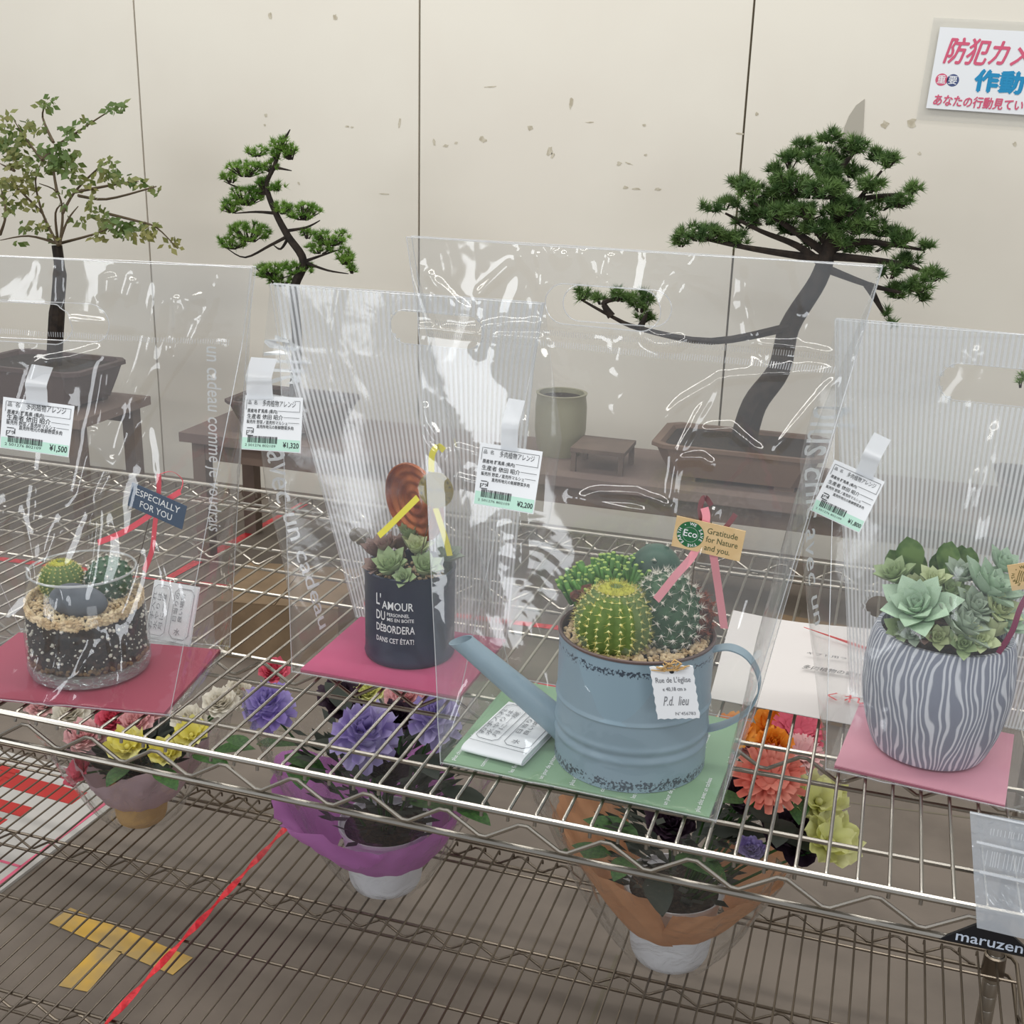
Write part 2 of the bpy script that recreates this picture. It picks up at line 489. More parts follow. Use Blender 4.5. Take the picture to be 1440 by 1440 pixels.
def thing(name, label, cat, loc=(0, 0, 0), group=None, rz=0.0, mw=None):
    o = bpy.data.objects.new(name, None)
    o.empty_display_size = 0.02
    COL.objects.link(o)
    if mw is not None:
        o.matrix_world = mw
    else:
        o.location = loc
        o.rotation_euler = (0, 0, rz)
    tag(o, label, cat, group)
    return o
def tag(o, label, cat, group=None):
    o['label'] = label
    o['category'] = cat
    if group: o['group'] = group
    return o
def inst(me, name, parent, mtx):
    o = bpy.data.objects.new(name, me)
    COL.objects.link(o)
    o.parent = parent
    o.matrix_local = mtx
    return o

_tc = {}
def text(body, size=1.0, shear=0.0, bold=0.0, ext=0.00006, space=1.0):
    """lettering as real geometry: (verts, faces, width) centred in x, baseline-centred in y"""
    key = (body, shear, bold, space)
    if key not in _tc:
        c = bpy.data.curves.new('t', 'FONT')
        c.body = body
        c.size = 1.0
        c.shear = shear
        c.offset = bold
        c.space_character = space
        c.resolution_u = 2
        o = bpy.data.objects.new('t', c)
        COL.objects.link(o)
        dg = bpy.context.evaluated_depsgraph_get()
        me = bpy.data.meshes.new_from_object(o.evaluated_get(dg))
        v = [tuple(p.co) for p in me.vertices]
        f = [tuple(p.vertices) for p in me.polygons]
        bpy.data.objects.remove(o)
        bpy.data.curves.remove(c)
        bpy.data.meshes.remove(me)
        xs = [p[0] for p in v] or [0]
        _tc[key] = (v, f, min(xs), max(xs))
    v, f, x0, x1 = _tc[key]
    w = (x1-x0)*size
    return [((p[0]-x0)*size, p[1]*size, 0) for p in v], f, w

def heavy(mb, body, x, y, size, d, **kw):
    z = kw.pop('z', 0.0004)
    for k_, (dx, dy) in enumerate(((0, 0), (d, 0), (0, d), (-d, 0), (0, -d))):
        put_text(mb, body, x+dx, y+dy, size, z=z+0.00025*k_, **kw)
def put_text(mb, body, x, y, size, align='l', width=None, z=0.0004, rot=0.0, **kw):
    v, f, w = text(body, size, **kw)
    sx = 1.0
    if width: sx = width/w; w = width
    ox = {'l': 0, 'c': -w/2, 'r': -w}[align]
    ca, sa = math.cos(rot), math.sin(rot)
    vs = []
    for p in v:
        a = p[0]*sx+ox; b = p[1]
        vs.append((x + a*ca - b*sa, y + a*sa + b*ca, z))
    mb.add(vs, f)

def frame_from(tl, tr, bl):
    """matrix with x along tl->tr, y up, z towards viewer side; origin at the centre"""
    tl, tr, bl = Vector(tl), Vector(tr), Vector(bl)
    x = (tr-tl); w = x.length; x.normalize()
    yv = (tl-bl); yv = yv - x*yv.dot(x); h = yv.length; yv.normalize()
    z = x.cross(yv)
    c = tl + x*w/2 - yv*h/2
    m = Matrix.Identity(4)
    for i, v in enumerate((x, yv, z)):
        for j in range(3): m[j][i] = v[j]
    m.translation = c
    return m, w, h

def card_mesh(w, h, t=0.0004, nx=8, ny=8, curl=None):
    mb = MB()
    vs = []; fs = []
    for side in (0, 1):
        for j in range(ny+1):
            for i in range(nx+1):
                x = -w/2+w*i/nx; y = -h/2+h*j/ny
                z = (curl(x/w*2, y/h*2) if curl else 0) + (t/2 if side else -t/2)
                vs.append((x, y, z))
    n = (nx+1)*(ny+1)
    for j in range(ny):
        for i in range(nx):
            a = j*(nx+1)+i
            fs.append((a+n, a+1+n, a+nx+2+n, a+nx+1+n))
            fs.append((a, a+nx+1, a+nx+2, a+1))
    ring = [i for i in range(nx)] + [nx+(nx+1)*j for j in range(ny)] + [ny*(nx+1)+nx-i for i in range(nx)] + [(ny-j)*(nx+1) for j in range(ny)]
    for i in range(len(ring)):
        a = ring[i]; b = ring[(i+1) % len(ring)]
        fs.append((a, b, b+n, a+n))
    mb.add(vs, fs)
    return mb

def bend(mb, curl, w, h):
    mb.v = [(v[0], v[1], v[2]+curl(v[0]/w*2, v[1]/h*2)) for v in mb.v]
    return mb

def strip(pts, width, wdir, t=0.0004):
    """flat ribbon along a path; wdir = direction of its width"""
    mb = MB()
    pts = [Vector(p) for p in pts]
    wd = Vector(wdir).normalized()
    # smooth path
    P = []
    n = len(pts)
    for i in range(n-1):
        p0 = pts[max(i-1, 0)]; p1 = pts[i]; p2 = pts[i+1]; p3 = pts[min(i+2, n-1)]
        for k in range(6):
            u = k/6
            P.append(0.5*((2*p1)+(p2-p0)*u+(2*p0-5*p1+4*p2-p3)*u*u+(3*p1-p0-3*p2+p3)*u**3))
    P.append(pts[-1])
    vs = []; fs = []
    for i, p in enumerate(P):
        tt = (P[min(i+1, len(P)-1)]-P[max(i-1, 0)]).normalized()
        o = wd - tt*wd.dot(tt)
        if o.length < 1e-4: o = tt.orthogonal()
        o.normalize()
        nn = tt.cross(o)*t
        vs += [p-o*width/2-nn, p+o*width/2-nn, p+o*width/2+nn, p-o*width/2+nn]
    for i in range(len(P)-1):
        a = i*4; b = a+4
        for k in range(4):
            k2 = (k+1) % 4
            fs.append((a+k, a+k2, b+k2, b+k))
    fs += [(0, 3, 2, 1), tuple(len(vs)-4+k for k in range(4))]
    return mb.add(vs, fs)

def catmull(pts, n=6):
    pts = [Vector(p) for p in pts]
    out = []
    m_ = len(pts)
    for i in range(m_-1):
        p0 = pts[max(i-1, 0)]; p1 = pts[i]; p2 = pts[i+1]; p3 = pts[min(i+2, m_-1)]
        for k in range(n):
            u = k/n
            out.append(0.5*((2*p1)+(p2-p0)*u+(2*p0-5*p1+4*p2-p3)*u*u+(3*p1-p0-3*p2+p3)*u**3))
    out.append(pts[-1])
    return out

# ================================================================== SETTING
FZ = -0.80
YW = 3.10
fl = MB().box((0, -0.5, FZ-0.05), (14, 8.0, 0.1)).build('floor', 'floor', smooth=False)
fl['kind'] = 'structure'
# saw-cut joints of the concrete
for (a, b) in (((0.241, 0.84), (0.20, -1.2)), ((0.41, 2.6), (0.33, 1.2)), ((-1.7, 1.25), (1.6, 1.62))):
    a = Vector((*a, FZ+0.0006)); b = Vector((*b, FZ+0.0006))
    o_ = (b-a).cross(Vector((0, 0, 1))).normalized()*0.003
    MB().add([a-o_, a+o_, b+o_, b-o_], [(0, 1, 2, 3)]).build('floor_joint', 'joint', fl, smooth=False)

wall = MB().box((0, YW+0.03, 0.75), (14, 0.04, 3.1)).build('wall_back', 'joint', smooth=False)
wall['kind'] = 'structure'
SX = 1.1065; S0 = -2.162
pm = None
for k in range(-4, 7):
    x0 = S0+SX*k+0.0035; x1 = S0+SX*(k+1)-0.0035
    cx_ = (x0+x1)/2
    if pm is None:
        o = MB()
        w_ = x1-x0
        o.box((0, 0, 0), (w_, 0.012, 3.1))
        o = o.build('wall_panel', 'wall', wall, smooth=False)
        pm = o.data
        o.location = (cx_, YW+0.004, 0.75)
    else:
        inst(pm, 'wall_panel', wall, Matrix.Translation((cx_, YW+0.004, 0.75)))
# chips and scuffs where the paint is worn
chips = [(803,145,4,11),(679,197,8,6),(562,173,3,10),(610,200,3,7),(627,205,6,3),(641,201,4,3),(773,212,6,9),(777,219,4,6),(746,180,6,5),
         (871,230,5,4),(884,230,8,1.5),(879,264,6,3.5),(895,266,9,2),(925,266,6,3),(908,218,3,2),(380,22,4,7),(471,24,5,6),(374,162,4,4),(372,176,3,2),
         (1064,160,3,4),(1245,175,8,7),(1282,172,8,9),(906,176,4,3),(1293,216,3,3),(1040,188,8,1.5),(488,178,4,2),(495,179,4,2),(540,273,11,1.5),
         (690,122,12,1.2),(830,172,9,1.2),(420,258,3,3),(1427,203,4,4),(1056,322,3,3)]
for (px, py, a, b) in chips:
    c = at(px, py, YW-0.0028)
    mb = MB()
    n = 11
    rot = random.uniform(-.3, .3)
    vs = []
    for k in range(n):
        an = 2*math.pi*k/n
        q = random.uniform(0.55, 1.15)
        x = a*0.0019*q*math.cos(an); z = b*0.0019*q*math.sin(an)
        vs.append((c.x+x*math.cos(rot)-z*math.sin(rot), c.y, c.z+x*math.sin(rot)+z*math.cos(rot)))
    mb.add(vs, [tuple(range(n))])
    mb.build('paint_chip', 'chip', wall, smooth=False)

# sign on the wall
tl, tr, bl = at(1322, 38, YW-0.008), at(1590, 52, YW-0.008), at(1303, 152, YW-0.008)
tl.y = tr.y = bl.y = YW-0.012
sgm, sw, sh = frame_from(tl, tr, bl)
sg = thing('wall_sign', 'white wall sign with pink and blue Japanese lettering about security cameras', 'sign', mw=sgm)
c_ = card_mesh(sw, sh, 0.004, 6, 4); o = c_.build('sign_panel', 'white', sg, smooth=False)
mb = MB(); heavy(mb, '防犯カメラ', -sw/2+0.026, sh/2-0.092, 0.078, 0.0016, shear=0.25, z=0.0026, width=0.300); mb.build('red_lettering', 'rose', sg, smooth=False)
mb = MB(); heavy(mb, '作動中', -sw/2+0.125, sh/2-0.165, 0.064, 0.0034, z=0.0026, width=0.20); mb.build('blue_lettering', 'cyan', sg, smooth=False)
mb = MB(); heavy(mb, 'あなたの行動見ています', -sw/2+0.018, sh/2-0.215, 0.034, 0.0009, z=0.0026, shear=0.1, width=0.31); mb.build('pink_lettering', 'rose', sg, smooth=False)
for (dx, mm, ch) in ((0.030, 'rose', '重'), (0.062, 'navyink', '要')):
    mb = MB()
    cxx, cyy = -sw/2+dx, sh/2-0.145
    vs = [(cxx+0.0175*math.cos(2*math.pi*k/24), cyy+0.0175*math.sin(2*math.pi*k/24), 0.0025) for k in range(24)]
    mb.add(vs, [tuple(range(24))]); rg = mb.build('emblem_disc', mm, sg, smooth=False)
    mb = MB(); put_text(mb, ch, cxx, cyy-0.009, 0.026, 'c', z=0.003, bold=0.01); mb.build('lettering', 'white', rg, smooth=False)
# clear film pocket around the sign
mb = card_mesh(sw+0.045, sh+0.06, 0.001, 2, 2); mb.v = [(v[0], v[1]-0.005, v[2]-0.004) for v in mb.v]; mb.build('clear_backing', 'film2', sg, smooth=False)

# grey torn sticker on wall
mb = MB()
pts = [at(px, py, YW-0.0035) for px, py in ((1216, 139), (1204, 148), (1194, 163), (1187, 180), (1185, 200), (1213, 200), (1214, 180), (1215, 160))]
n_ = len(pts)
mb.add([(p.x, YW-0.0030, p.z) for p in pts]+[(p.x, YW-0.0045, p.z) for p in pts], [tuple(range(n_)), tuple(range(n_, 2*n_))[::-1]]+[(i, (i+1) % n_, n_+(i+1) % n_, n_+i) for i in range(n_)])
tag(mb.build('torn_sticker', 'greysticker', smooth=False), 'grey fin-shaped remnant stuck on the wall above the large bonsai', 'sticker')

# ================================================================== RACK
PX = 0.026
XL, XR, YB = -1.30, 0.868, 0.795
def make_rack():
    rk = thing('wire_shelving_rack', 'chrome wire shelving rack with two tiers holding bagged succulents and flower pots', 'shelving rack', (0, 0, FZ))
    z0 = -FZ
    for (x, y) in ((XL+0.02, 0.02), (XR-0.03, 0.02), (XL+0.02, YB-0.01), (XR-0.03, YB-0.01)):
        mb = MB()
        prof = [(0.0, 0.0), (0.014, 0.0), (0.014, 0.03)]
        z = 0.03
        while z < z0+0.02:
            prof += [(0.0125, z), (0.0125, z+0.022), (0.0119, z+0.0235), (0.0125, z+0.025)]
            z += 0.0254
        prof += [(0.0125, z), (0.0, z)]
        mb.lathe(prof, 14, (x, y, 0))
        mb.build('post', 'chrome', rk)
    def shelf(zt, ph, cm):
        mb = MB()
        rr = 0.0033
        loop = lambda z: [(XL+0.02, 0, z), (XR-0.02, 0, z), (XR-0.006, 0.006, z), (XR, 0.02, z), (XR, YB-0.02, z), (XR-0.006, YB-0.006, z), (XR-0.02, YB, z), (XL+0.02, YB, z), (XL, YB-0.02, z), (XL, 0.02, z)]
        mb.tube(loop(zt), rr, 8, close=True)
        mb.tube(loop(zt-0.034), rr, 8, close=True)
        for (x, y) in ((XL+0.02, 0.02), (XR-0.03, 0.02), (XL+0.02, YB-0.01), (XR-0.03, YB-0.01)):
            mb.lathe([(0.0155, zt-0.036), (0.0175, zt-0.034), (0.0165, zt+0.002), (0.0135, zt+0.004)], 14, (x, y, 0))
        sh_ = mb.build('wire_shelf', cm, rk)
        # long support rails and trusses
        for y in (0.059, 0.40, 0.735):
            MB().tube([(XL, y, zt-0.0035), (XR, y, zt-0.0035)], 0.0024, 7).build('support_rail', cm, sh_)
        for y in (0.219, 0.555):
            MB().tube([(XL, y, zt-0.0042), (XR, y, zt-0.0042)], 0.0026, 7).build('support_rail', cm, sh_)
            MB().tube([(XL, y, zt-0.036), (XR, y, zt-0.036)], 0.0026, 7).build('support_rail', cm, sh_)
        def zig(y, dirx=True):
            pts = []
            k = -40
            base = 2.62*PX
            while True:
                xp = base+3*PX*k
                if xp > XR-0.03: break
                if xp > XL+0.03:
                    pts += [(xp-0.004, y, zt-0.0098), (xp+0.004, y, zt-0.0098)]
                    xq = xp+1.5*PX
                    if xq < XR-0.03:
                        pts += [(xq-0.004, y, zt-0.0290), (xq+0.004, y, zt-0.0290)]
                k += 1
            MB().tube(pts, 0.0021, 7).build('truss_wire', cm, sh_)
        for y in (-0.0005, 0.219, 0.555, YB): zig(y)
        for x in (XL, XR):
            pts = []
            y = 0.03; up = True
            while y < YB-0.03:
                pts.append((x, y, zt-0.010 if up else zt-0.029)); up = not up; y += 0.039
            MB().tube(pts, 0.0021, 7).build('truss_wire', cm, sh_)
        # weld tabs under front rail at zigzag peaks
        me = None
        k0 = int(math.ceil((XL+0.03)/PX)); k1 = int(math.floor((XR-0.03)/PX))
        for k in range(k0, k1+1):
            x = k*PX+ph
            if x < XL+0.02 or x > XR-0.02: continue
            if me is None:
                w0 = MB().tube([(0, 0.0035, zt-0.0105), (0, 0.0045, zt-0.0035), (0, 0.008, zt-0.0005), (0, YB-0.008, zt-0.0005), (0, YB-0.0045, zt-0.0035), (0, YB-0.0035, zt-0.0105)], 0.00175, 7).build('wire', cm, sh_)
                w0.location = (x, 0, 0); me = w0.data
            else:
                inst(me, 'wire', sh_, Matrix.Translation((x, 0, 0)))
        return sh_
    s1 = shelf(z0-0.0045, 0.0, 'chrome')
    s2 = shelf(z0-0.6, 0.006, 'chrome_shaded')
    # maker plate in the last triangle of the front truss
    a = Vector((0.668, -0.0035, z0-0.0395)); b = Vector((0.745, -0.0035, z0-0.0395)); c = Vector((0.7065, -0.0035, z0-0.0135))
    mb = MB()
    vs = [a, b, Vector((0.712, -0.0035, z0-0.0135)), Vector((0.701, -0.0035, z0-0.0135))]
    mb.add(vs+[v+Vector((0, 0.003, 0)) for v in vs], [(0, 1, 2, 3), (7, 6, 5, 4), (0, 4, 5, 1), (1, 5, 6, 2), (2, 6, 7, 3), (3, 7, 4, 0)])
    pl = mb.build('name_plate', 'plate', rk, smooth=False)
    mb = MB()
    put_text(mb, 'maruzen', 0, 0, 0.0155, 'c', bold=0.01, width=0.052)
    mb.v = [(0.7065+v[0], -0.0040, z0-0.0365+v[1]*0.9) for v in mb.v]
    mb.build('lettering', 'platetext', pl, smooth=False)
make_rack()
CZ = 0.0   # cards lie directly on wires (top of wires at ~0)

# ================================================================== BAGS
def harmonics(seed, n, fmin, fmax):
    rs = np.random.RandomState(seed)
    out = []
    for i in range(n):
        f = rs.uniform(fmin, fmax); a = rs.uniform(0, math.pi)
        out.append((f*math.cos(a), f*math.sin(a), rs.uniform(0, 6.28), rs.uniform(0.5, 1.0)))
    return out

class Bag:
    def __init__(s, c, w, d, h, tw, yaw, seed, wr=1.0, topb=0.006, holes=None, airhole=None, bulge=0.008, tuck=-0.018):
        s.c = Vector((c[0], c[1], 0.002)); s.w = w; s.d = d; s.h = h; s.tw = tw
        s.yaw = math.radians(yaw); s.seed = seed; s.wr = wr; s.topb = topb
        s.holes = holes or {}; s.airhole = airhole; s.bulge = bulge; s.tk = tuck
        s.cre = {'front': [], 'back': [], 'left': [], 'right': []}
        s.h1 = harmonics(seed, 7, 18, 60)
        s.h2 = harmonics(seed+5, 5, 40, 90)
        s.ca, s.sa = math.cos(s.yaw), math.sin(s.yaw)
    def ab(s, t):
        tt = np.clip(t/0.84, 0, 1)
        a = s.w/2+(s.tw/2-s.w/2)*t
        b = s.topb+(s.d/2-s.topb)*(1-tt)
        return a, b
    def raw(s, face, u, t):
        a, b = s.ab(t)
        z = t*s.h
        arch = s.bulge*np.sin(np.pi*u)*np.sin(np.pi*np.clip(t, 0, 1))
        if face == 'front':
            return (-a+2*a*u, -b-arch, z)
        if face == 'back':
            return (-a+2*a*u, b+arch, z)
        tuck = s.tk*np.sin(np.pi*u)*np.clip(t*1.6+.3, 0, 1)*np.clip((1-t)*3, 0, 1)
        if face == 'right':
            return (a+tuck, -b+2*b*u, z)
        return (-a-tuck, -b+2*b*u, z)
    def disp(s, X, Z, face, u, t):
        v = np.zeros_like(X)
        for i, (fx, fz, ph, am) in enumerate(s.h1):
            v = v + am*np.sin(fx*X+fz*Z*0.6+ph+1.3*np.sin(Z*17+i))
        v = v*0.0017
        r = np.zeros_like(X)
        for i, (fx, fz, ph, am) in enumerate(s.h2):
            r = r + am*(1-np.abs(np.sin(0.5*(fx*X+fz*Z)+ph+1.1*np.sin(X*21+Z*13+i))))**3
        v = v + r*0.00022
        env = np.clip(t*12, 0, 1)*np.clip(u*14, 0, 1)*np.clip((1-u)*14, 0, 1)
        v = v*env*s.wr
        for (pts, wd, am) in s.cre[face]:
            P = np.array(pts)
            dmin = np.full(X.shape, 1e9); tl = np.zeros_like(X)
            L = [0]
            for i in range(len(P)-1): L.append(L[-1]+np.hypot(*(P[i+1]-P[i])))
            for i in range(len(P)-1):
                A = P[i]; Bv = P[i+1]-A; l2 = (Bv**2).sum()+1e-12
                q = np.clip(((X-A[0])*Bv[0]+(Z-A[1])*Bv[1])/l2, 0, 1)
                dd = np.hypot(X-A[0]-q*Bv[0], Z-A[1]-q*Bv[1])
                upd = dd < dmin
                dmin = np.where(upd, dd, dmin)
                tl = np.where(upd, (L[i]+q*math.sqrt(l2))/L[-1], tl)
            tap = np.clip(tl*6, 0.25, 1)*np.clip((1-tl)*6, 0.25, 1)
            v = v + am*np.exp(-(dmin/wd)**2)*tap
        return v
    def local(s, face, u, t, off=0.0):
        x, y, z = s.raw(face, u, t)
        u_ = np.asarray(u, dtype=float)+0*np.asarray(t, dtype=float)
        if face in ('front', 'back'):
            dsp = s.disp(np.asarray(x, float), np.asarray(z, float), face, u_, t)+off
            y = y - dsp if face == 'front' else y + dsp
        else:
            dsp = s.disp(np.asarray(y, float), np.asarray(z, float), face, u_, t)*0.8+off
            x = x + dsp if face == 'right' else x - dsp
        return x+0*u_, y+0*u_, z+0*u_
    def pix(s, px, py, side=-1):
        """local (x,z) on the front (side -1) or back sheet for a surveyed pixel"""
        ey = Vector((-s.sa, s.ca, 0))
        n = ey + Vector((0, 0, side*s.d/2/(.84*s.h)))
        k = ey.dot(s.c)+side*s.d/2
        d = ray(px, py)
        p = CAMP + d*((k-n.dot(CAMP))/n.dot(d))
        q = p - s.c
        return (q.x*s.ca+q.y*s.sa, q.z)
    def crease(s, pxs, wd=0.0022, am=0.0013, face='front'):
        s.cre[face].append(([s.pix(*p, side=-1 if face == 'front' else 1) for p in pxs], wd, am))
    def crumple(s, n, seed, amin=0.0010, amax=0.0026, zr=(0.05, 0.97), face='front'):
        rs = np.random.RandomState(seed)
        for i in range(n):
            x = rs.uniform(-.5, .5)*s.w*1.15; z = rs.uniform(*zr)*s.h
            an = math.pi/2-0.15+rs.normal(0, 0.35); L = rs.uniform(0.04, 0.16)
            k = rs.uniform(-.5, .5)
            pts = [(x+L*(q-.5)*math.cos(an+k*(q-.5)), z+L*(q-.5)*math.sin(an+k*(q-.5))) for q in (0, .33, .66, 1)]
            s.cre[face].append((pts, rs.uniform(.004, .009), rs.choice((-1, 1, 1))*rs.uniform(amin, amax)))
    def world(s, p):
        return Vector((s.c.x+p[0]*s.ca-p[1]*s.sa, s.c.y+p[0]*s.sa+p[1]*s.ca, s.c.z+p[2]))
    def sheet(s, mb, face, nu, nv):
        uu, tt = np.meshgrid(np.linspace(0, 1, nu+1), np.linspace(0, 1, nv+1))
        hl = []
        if face in s.holes: hl.append(s.holes[face])
        if face == 'back' and s.airhole: hl.append(s.airhole)
        a, _ = s.ab(tt)
        X = -a+2*a*uu; Z = tt*s.h
        inside = np.zeros(X.shape, bool)
        cell = max(s.tw/nu, s.h/nv)
        for (hx, hz, hl_, hr) in hl:
            dx = np.abs(X-hx)-hl_; dx = np.maximum(dx, 0)*np.sign(X-hx); dz = Z-hz
            dist = np.hypot(dx, dz); sd = dist-hr
            near = np.abs(sd) < cell*0.55
            sc = np.where(near & (dist > 1e-6), hr/np.maximum(dist, 1e-6), 1.0)
            X2 = np.where(near, X+(sc-1)*dx, X); Z2 = np.where(near, Z+(sc-1)*dz, Z)
            tt = Z2/s.h
            a, _ = s.ab(tt)
            uu = (X2+a)/(2*a)
            inside |= (sd < cell*0.55)
        x, y, z = s.local(face, uu, tt)
        k = len(mb.v)
        vv = np.stack([x, y, z], -1).reshape(-1, 3)
        mb.v.extend(map(tuple, vv.tolist()))
        if mb.uv is None: mb.uv = []
        ins = inside.ravel()
        W1 = nu+1
        fl_ = face in ('back', 'left')
        for j in range(nv):
            for i in range(nu):
                q = j*W1+i
                if ins[q] and ins[q+1] and ins[q+W1] and ins[q+W1+1]: continue
                f = (k+q, k+q+1, k+q+W1+1, k+q+W1)
                uvq = [(i/nu, j/nv), ((i+1)/nu, j/nv), ((i+1)/nu, (j+1)/nv), (i/nu, (j+1)/nv)]
                if fl_: f = f[::-1]; uvq = uvq[::-1]
                mb.f.append(f); mb.uv += uvq
    def make(s, name, label, group, res=0.003, back=None, filmmat='film', sidestripe=False):
        root = thing(name, label, 'bag', s.c, group, rz=s.yaw)
        s.root = root
        nu = int(s.tw/res); nv = int(s.h/res)
        mb = MB(); s.sheet(mb, 'front', nu, nv)
        mb.build('front_sheet', filmmat, root)
        mb = MB(); s.sheet(mb, 'back', int(nu*0.7), int(nv*0.7))
        mb.build('back_sheet', back or filmmat, root)
        for side in ('left', 'right'):
            mb = MB(); s.sheet(mb, side, 26, int(nv*0.5))
            mb.build('side_gusset', filmmat, root)
        mb = MB()
        x, y = s.w/2, s.d/2
        mb.quad((-x, -y, 0), (x, -y, 0), (x, y, 0), (-x, y, 0)); mb.build('bottom_sheet', filmmat, root, smooth=False)
        # pale tubes along the film edges stand in for their highlights
        for face, u in (('front', 0.0), ('front', 1.0), ('back', 0.0), ('back', 1.0)):
            pts = []
            for i in range(41):
                p = s.local(face, np.array([u]), np.array([i/40]))
                pts.append((p[0][0], p[1][0], p[2][0]))
            MB().tube(pts, 0.0005, 5).build('edge_highlight', 'weld', root)
        for face, (hx, hz, hl_, hr) in s.holes.items():
            pts = []
            for i in range(48):
                a_ = 2*math.pi*i/48
                X_ = hx+(hl_ if math.cos(a_) > 0 else -hl_)+hr*math.cos(a_); Z_ = hz+hr*math.sin(a_)
                A_, _ = s.ab(Z_/s.h)
                q = s.local(face, np.array([(X_+A_)/(2*A_)]), np.array([Z_/s.h]))
                pts.append((q[0][0], q[1][0], q[2][0]))
            MB().tube(pts, 0.0006, 5, close=True).build('handle_edge', 'weld', root)
        for face in ('front', 'back'):
            pts = []
            for i in range(61):
                p = s.local(face, np.array([i/60]), np.array([1.0]))
                pts.append((p[0][0], p[1][0], p[2][0]))
            MB().tube(pts, 0.0006, 5).build('top_edge', 'weld', root)
            pts = [s.local(face, np.array([i/30]), np.array([0.004])) for i in range(31)]
            MB().tube([(p[0][0], p[1][0], p[2][0]) for p in pts], 0.0006, 5).build('edge_highlight', 'weld', root)
        return root
    def seam(s, t=0.83, n=150, face='front'):
        mb = MB()
        for i in range(n):
            u = 0.03+0.94*i/n
            p = s.local(face, np.array([u]), np.array([t]), 0.0004)
            q = s.local(face, np.array([u]), np.array([t+0.011]), 0.0004)
            p = Vector((p[0][0], p[1][0], p[2][0])); q = Vector((q[0][0], q[1][0], q[2][0]))
            e = Vector((0.00045, 0, 0))
            mb.add([p-e, p+e, q+e, q-e], [(0, 1, 2, 3)])
        mb.build('seam_weld', 'weld', s.root, smooth=False, kind='stuff')
    def print_text(s, body, face, u0, t0, size, t1=None, shear=0.0, du=0.0):
        """lettering printed down a panel: text x runs down, letter tops towards +u"""
        v, f, w = text(body, size, shear=shear, bold=0.006)
        tlen = (t0-t1)*s.h if t1 else w
        k = tlen/w
        V = np.array(v)
        t = t0 - V[:, 0]*k/s.h
        a, b = s.ab(t)
        span = 2*b if face in ('left', 'right') else 2*a
        uc = u0 + du*(t0-t)
        sg_ = 1
        u = uc + sg_*V[:, 1]/span
        x, y, z = s.local(face, u, t, 0.0006)
        mb = MB(); mb.add(list(zip(x.tolist(), y.tolist(), z.tolist())), f)
        mb.build('printed_lettering', 'whiteink', s.root, smooth=False)

# ---- four bags
BG = 'clear gift bags on the shelf'
b1 = Bag((-0.241, 0.105), 0.262, 0.175, 0.455, 0.42, 10, 3, wr=1.0, topb=0.006, holes={'front': (-0.05, 0.39, 0.05, 0.02), 'back': (-0.02, 0.39, 0.05, 0.02)}, tuck=0.012)
for c in ([(236,378),(222,450),(205,520),(190,580),(168,640)], [(248,378),(232,450),(216,520),(196,590),(170,645)], [(320,390),(300,430),(272,480),(245,520),(205,590),(162,662),(120,740)],
          [(158,486),(110,500),(60,508)], [(160,480),(150,540),(135,620),(118,690),(98,722)], [(166,655),(140,620),(138,590)], [(300,412),(276,420),(280,445)], [(96,724),(70,800),(62,850)], [(0,790),(20,805),(52,812)],
          [(20,700),(10,760)], [(165,380),(160,420)], [(205,385),(190,420)], [(175,378),(168,415)], [(0,450),(90,446),(185,455)], [(262,420),(252,470),(242,500)], [(60,840),(60,700)]):
    b1.crease(c, 0.0060, 0.0042)
b1.crumple(34, 1, .0018, .0046)
b1.crumple(16, 2, face='right')
b1.make('gift_bag', 'leftmost clear gift bag, crumpled, around the glass jar', BG, res=0.0022)
b1.seam(0.83)
b2 = Bag((0.072, 0.265), 0.20, 0.17, 0.422, 0.31, 0, 8, wr=0.5, topb=0.004, holes={'back': (0.035, 0.385, 0.035, 0.0185)}, airhole=(-0.082, 0.118, 0.001, 0.012), bulge=0.014, tuck=0.045)
b2.crumple(9, 5)
b2.make('gift_bag', 'striped-back clear gift bag around the navy tin', BG, res=0.0035, back='stripe', filmmat='film2')
b3 = Bag((0.340, 0.148), 0.27, 0.205, 0.492, 0.432, -2, 15, wr=0.75, topb=0.006, holes={'front': (-0.0215, 0.441, 0.036, 0.0185), 'back': (-0.012, 0.441, 0.034, 0.0165)})
for c in ([(612,370),(622,400),(640,425),(660,445)], [(612,408),(618,430),(624,458)], [(620,385),(650,420),(680,442)], [(742,345),(755,375),(772,412)], [(768,345),(772,380),(774,408)], [(828,342),(838,365),(846,395)],
          [(790,345),(800,362),(812,350)], [(870,350),(862,390)], [(575,457),(640,462),(700,468),(790,476)], [(672,458),(720,452),(780,454)], [(905,462),(925,478),(975,474)], [(905,470),(935,485),(970,482)],
          [(930,590),(965,560),(1015,530),(1060,525),(1120,520),(1188,516)], [(1188,516),(1160,548),(1120,595),(1085,640)], [(1085,640),(1060,625),(1030,600),(980,602)], [(945,722),(952,670),(960,630),(985,580),(1015,530)],
          [(812,692),(850,686),(900,688),(945,706),(955,730)], [(812,694),(860,704),(930,716)], [(640,626),(690,640)], [(640,668),(690,680)], [(640,626),(632,645),(642,668)], [(598,560),(606,590),(625,618)], [(592,590),(605,620),(625,640)],
          [(735,575),(745,600),(740,640)], [(1012,700),(1000,740),(985,790)], [(955,640),(990,640),(1010,655)], [(1040,480),(1120,485),(1190,500)], [(660,960),(640,1020),(625,1070)]):
    b3.crease(c, 0.0048, 0.0036)
b3.crumple(16, 3, .0012, .0034, zr=(.80, .99))
b3.crumple(8, 4, zr=(.05, .8))
b3.crumple(8, 14, face='right')
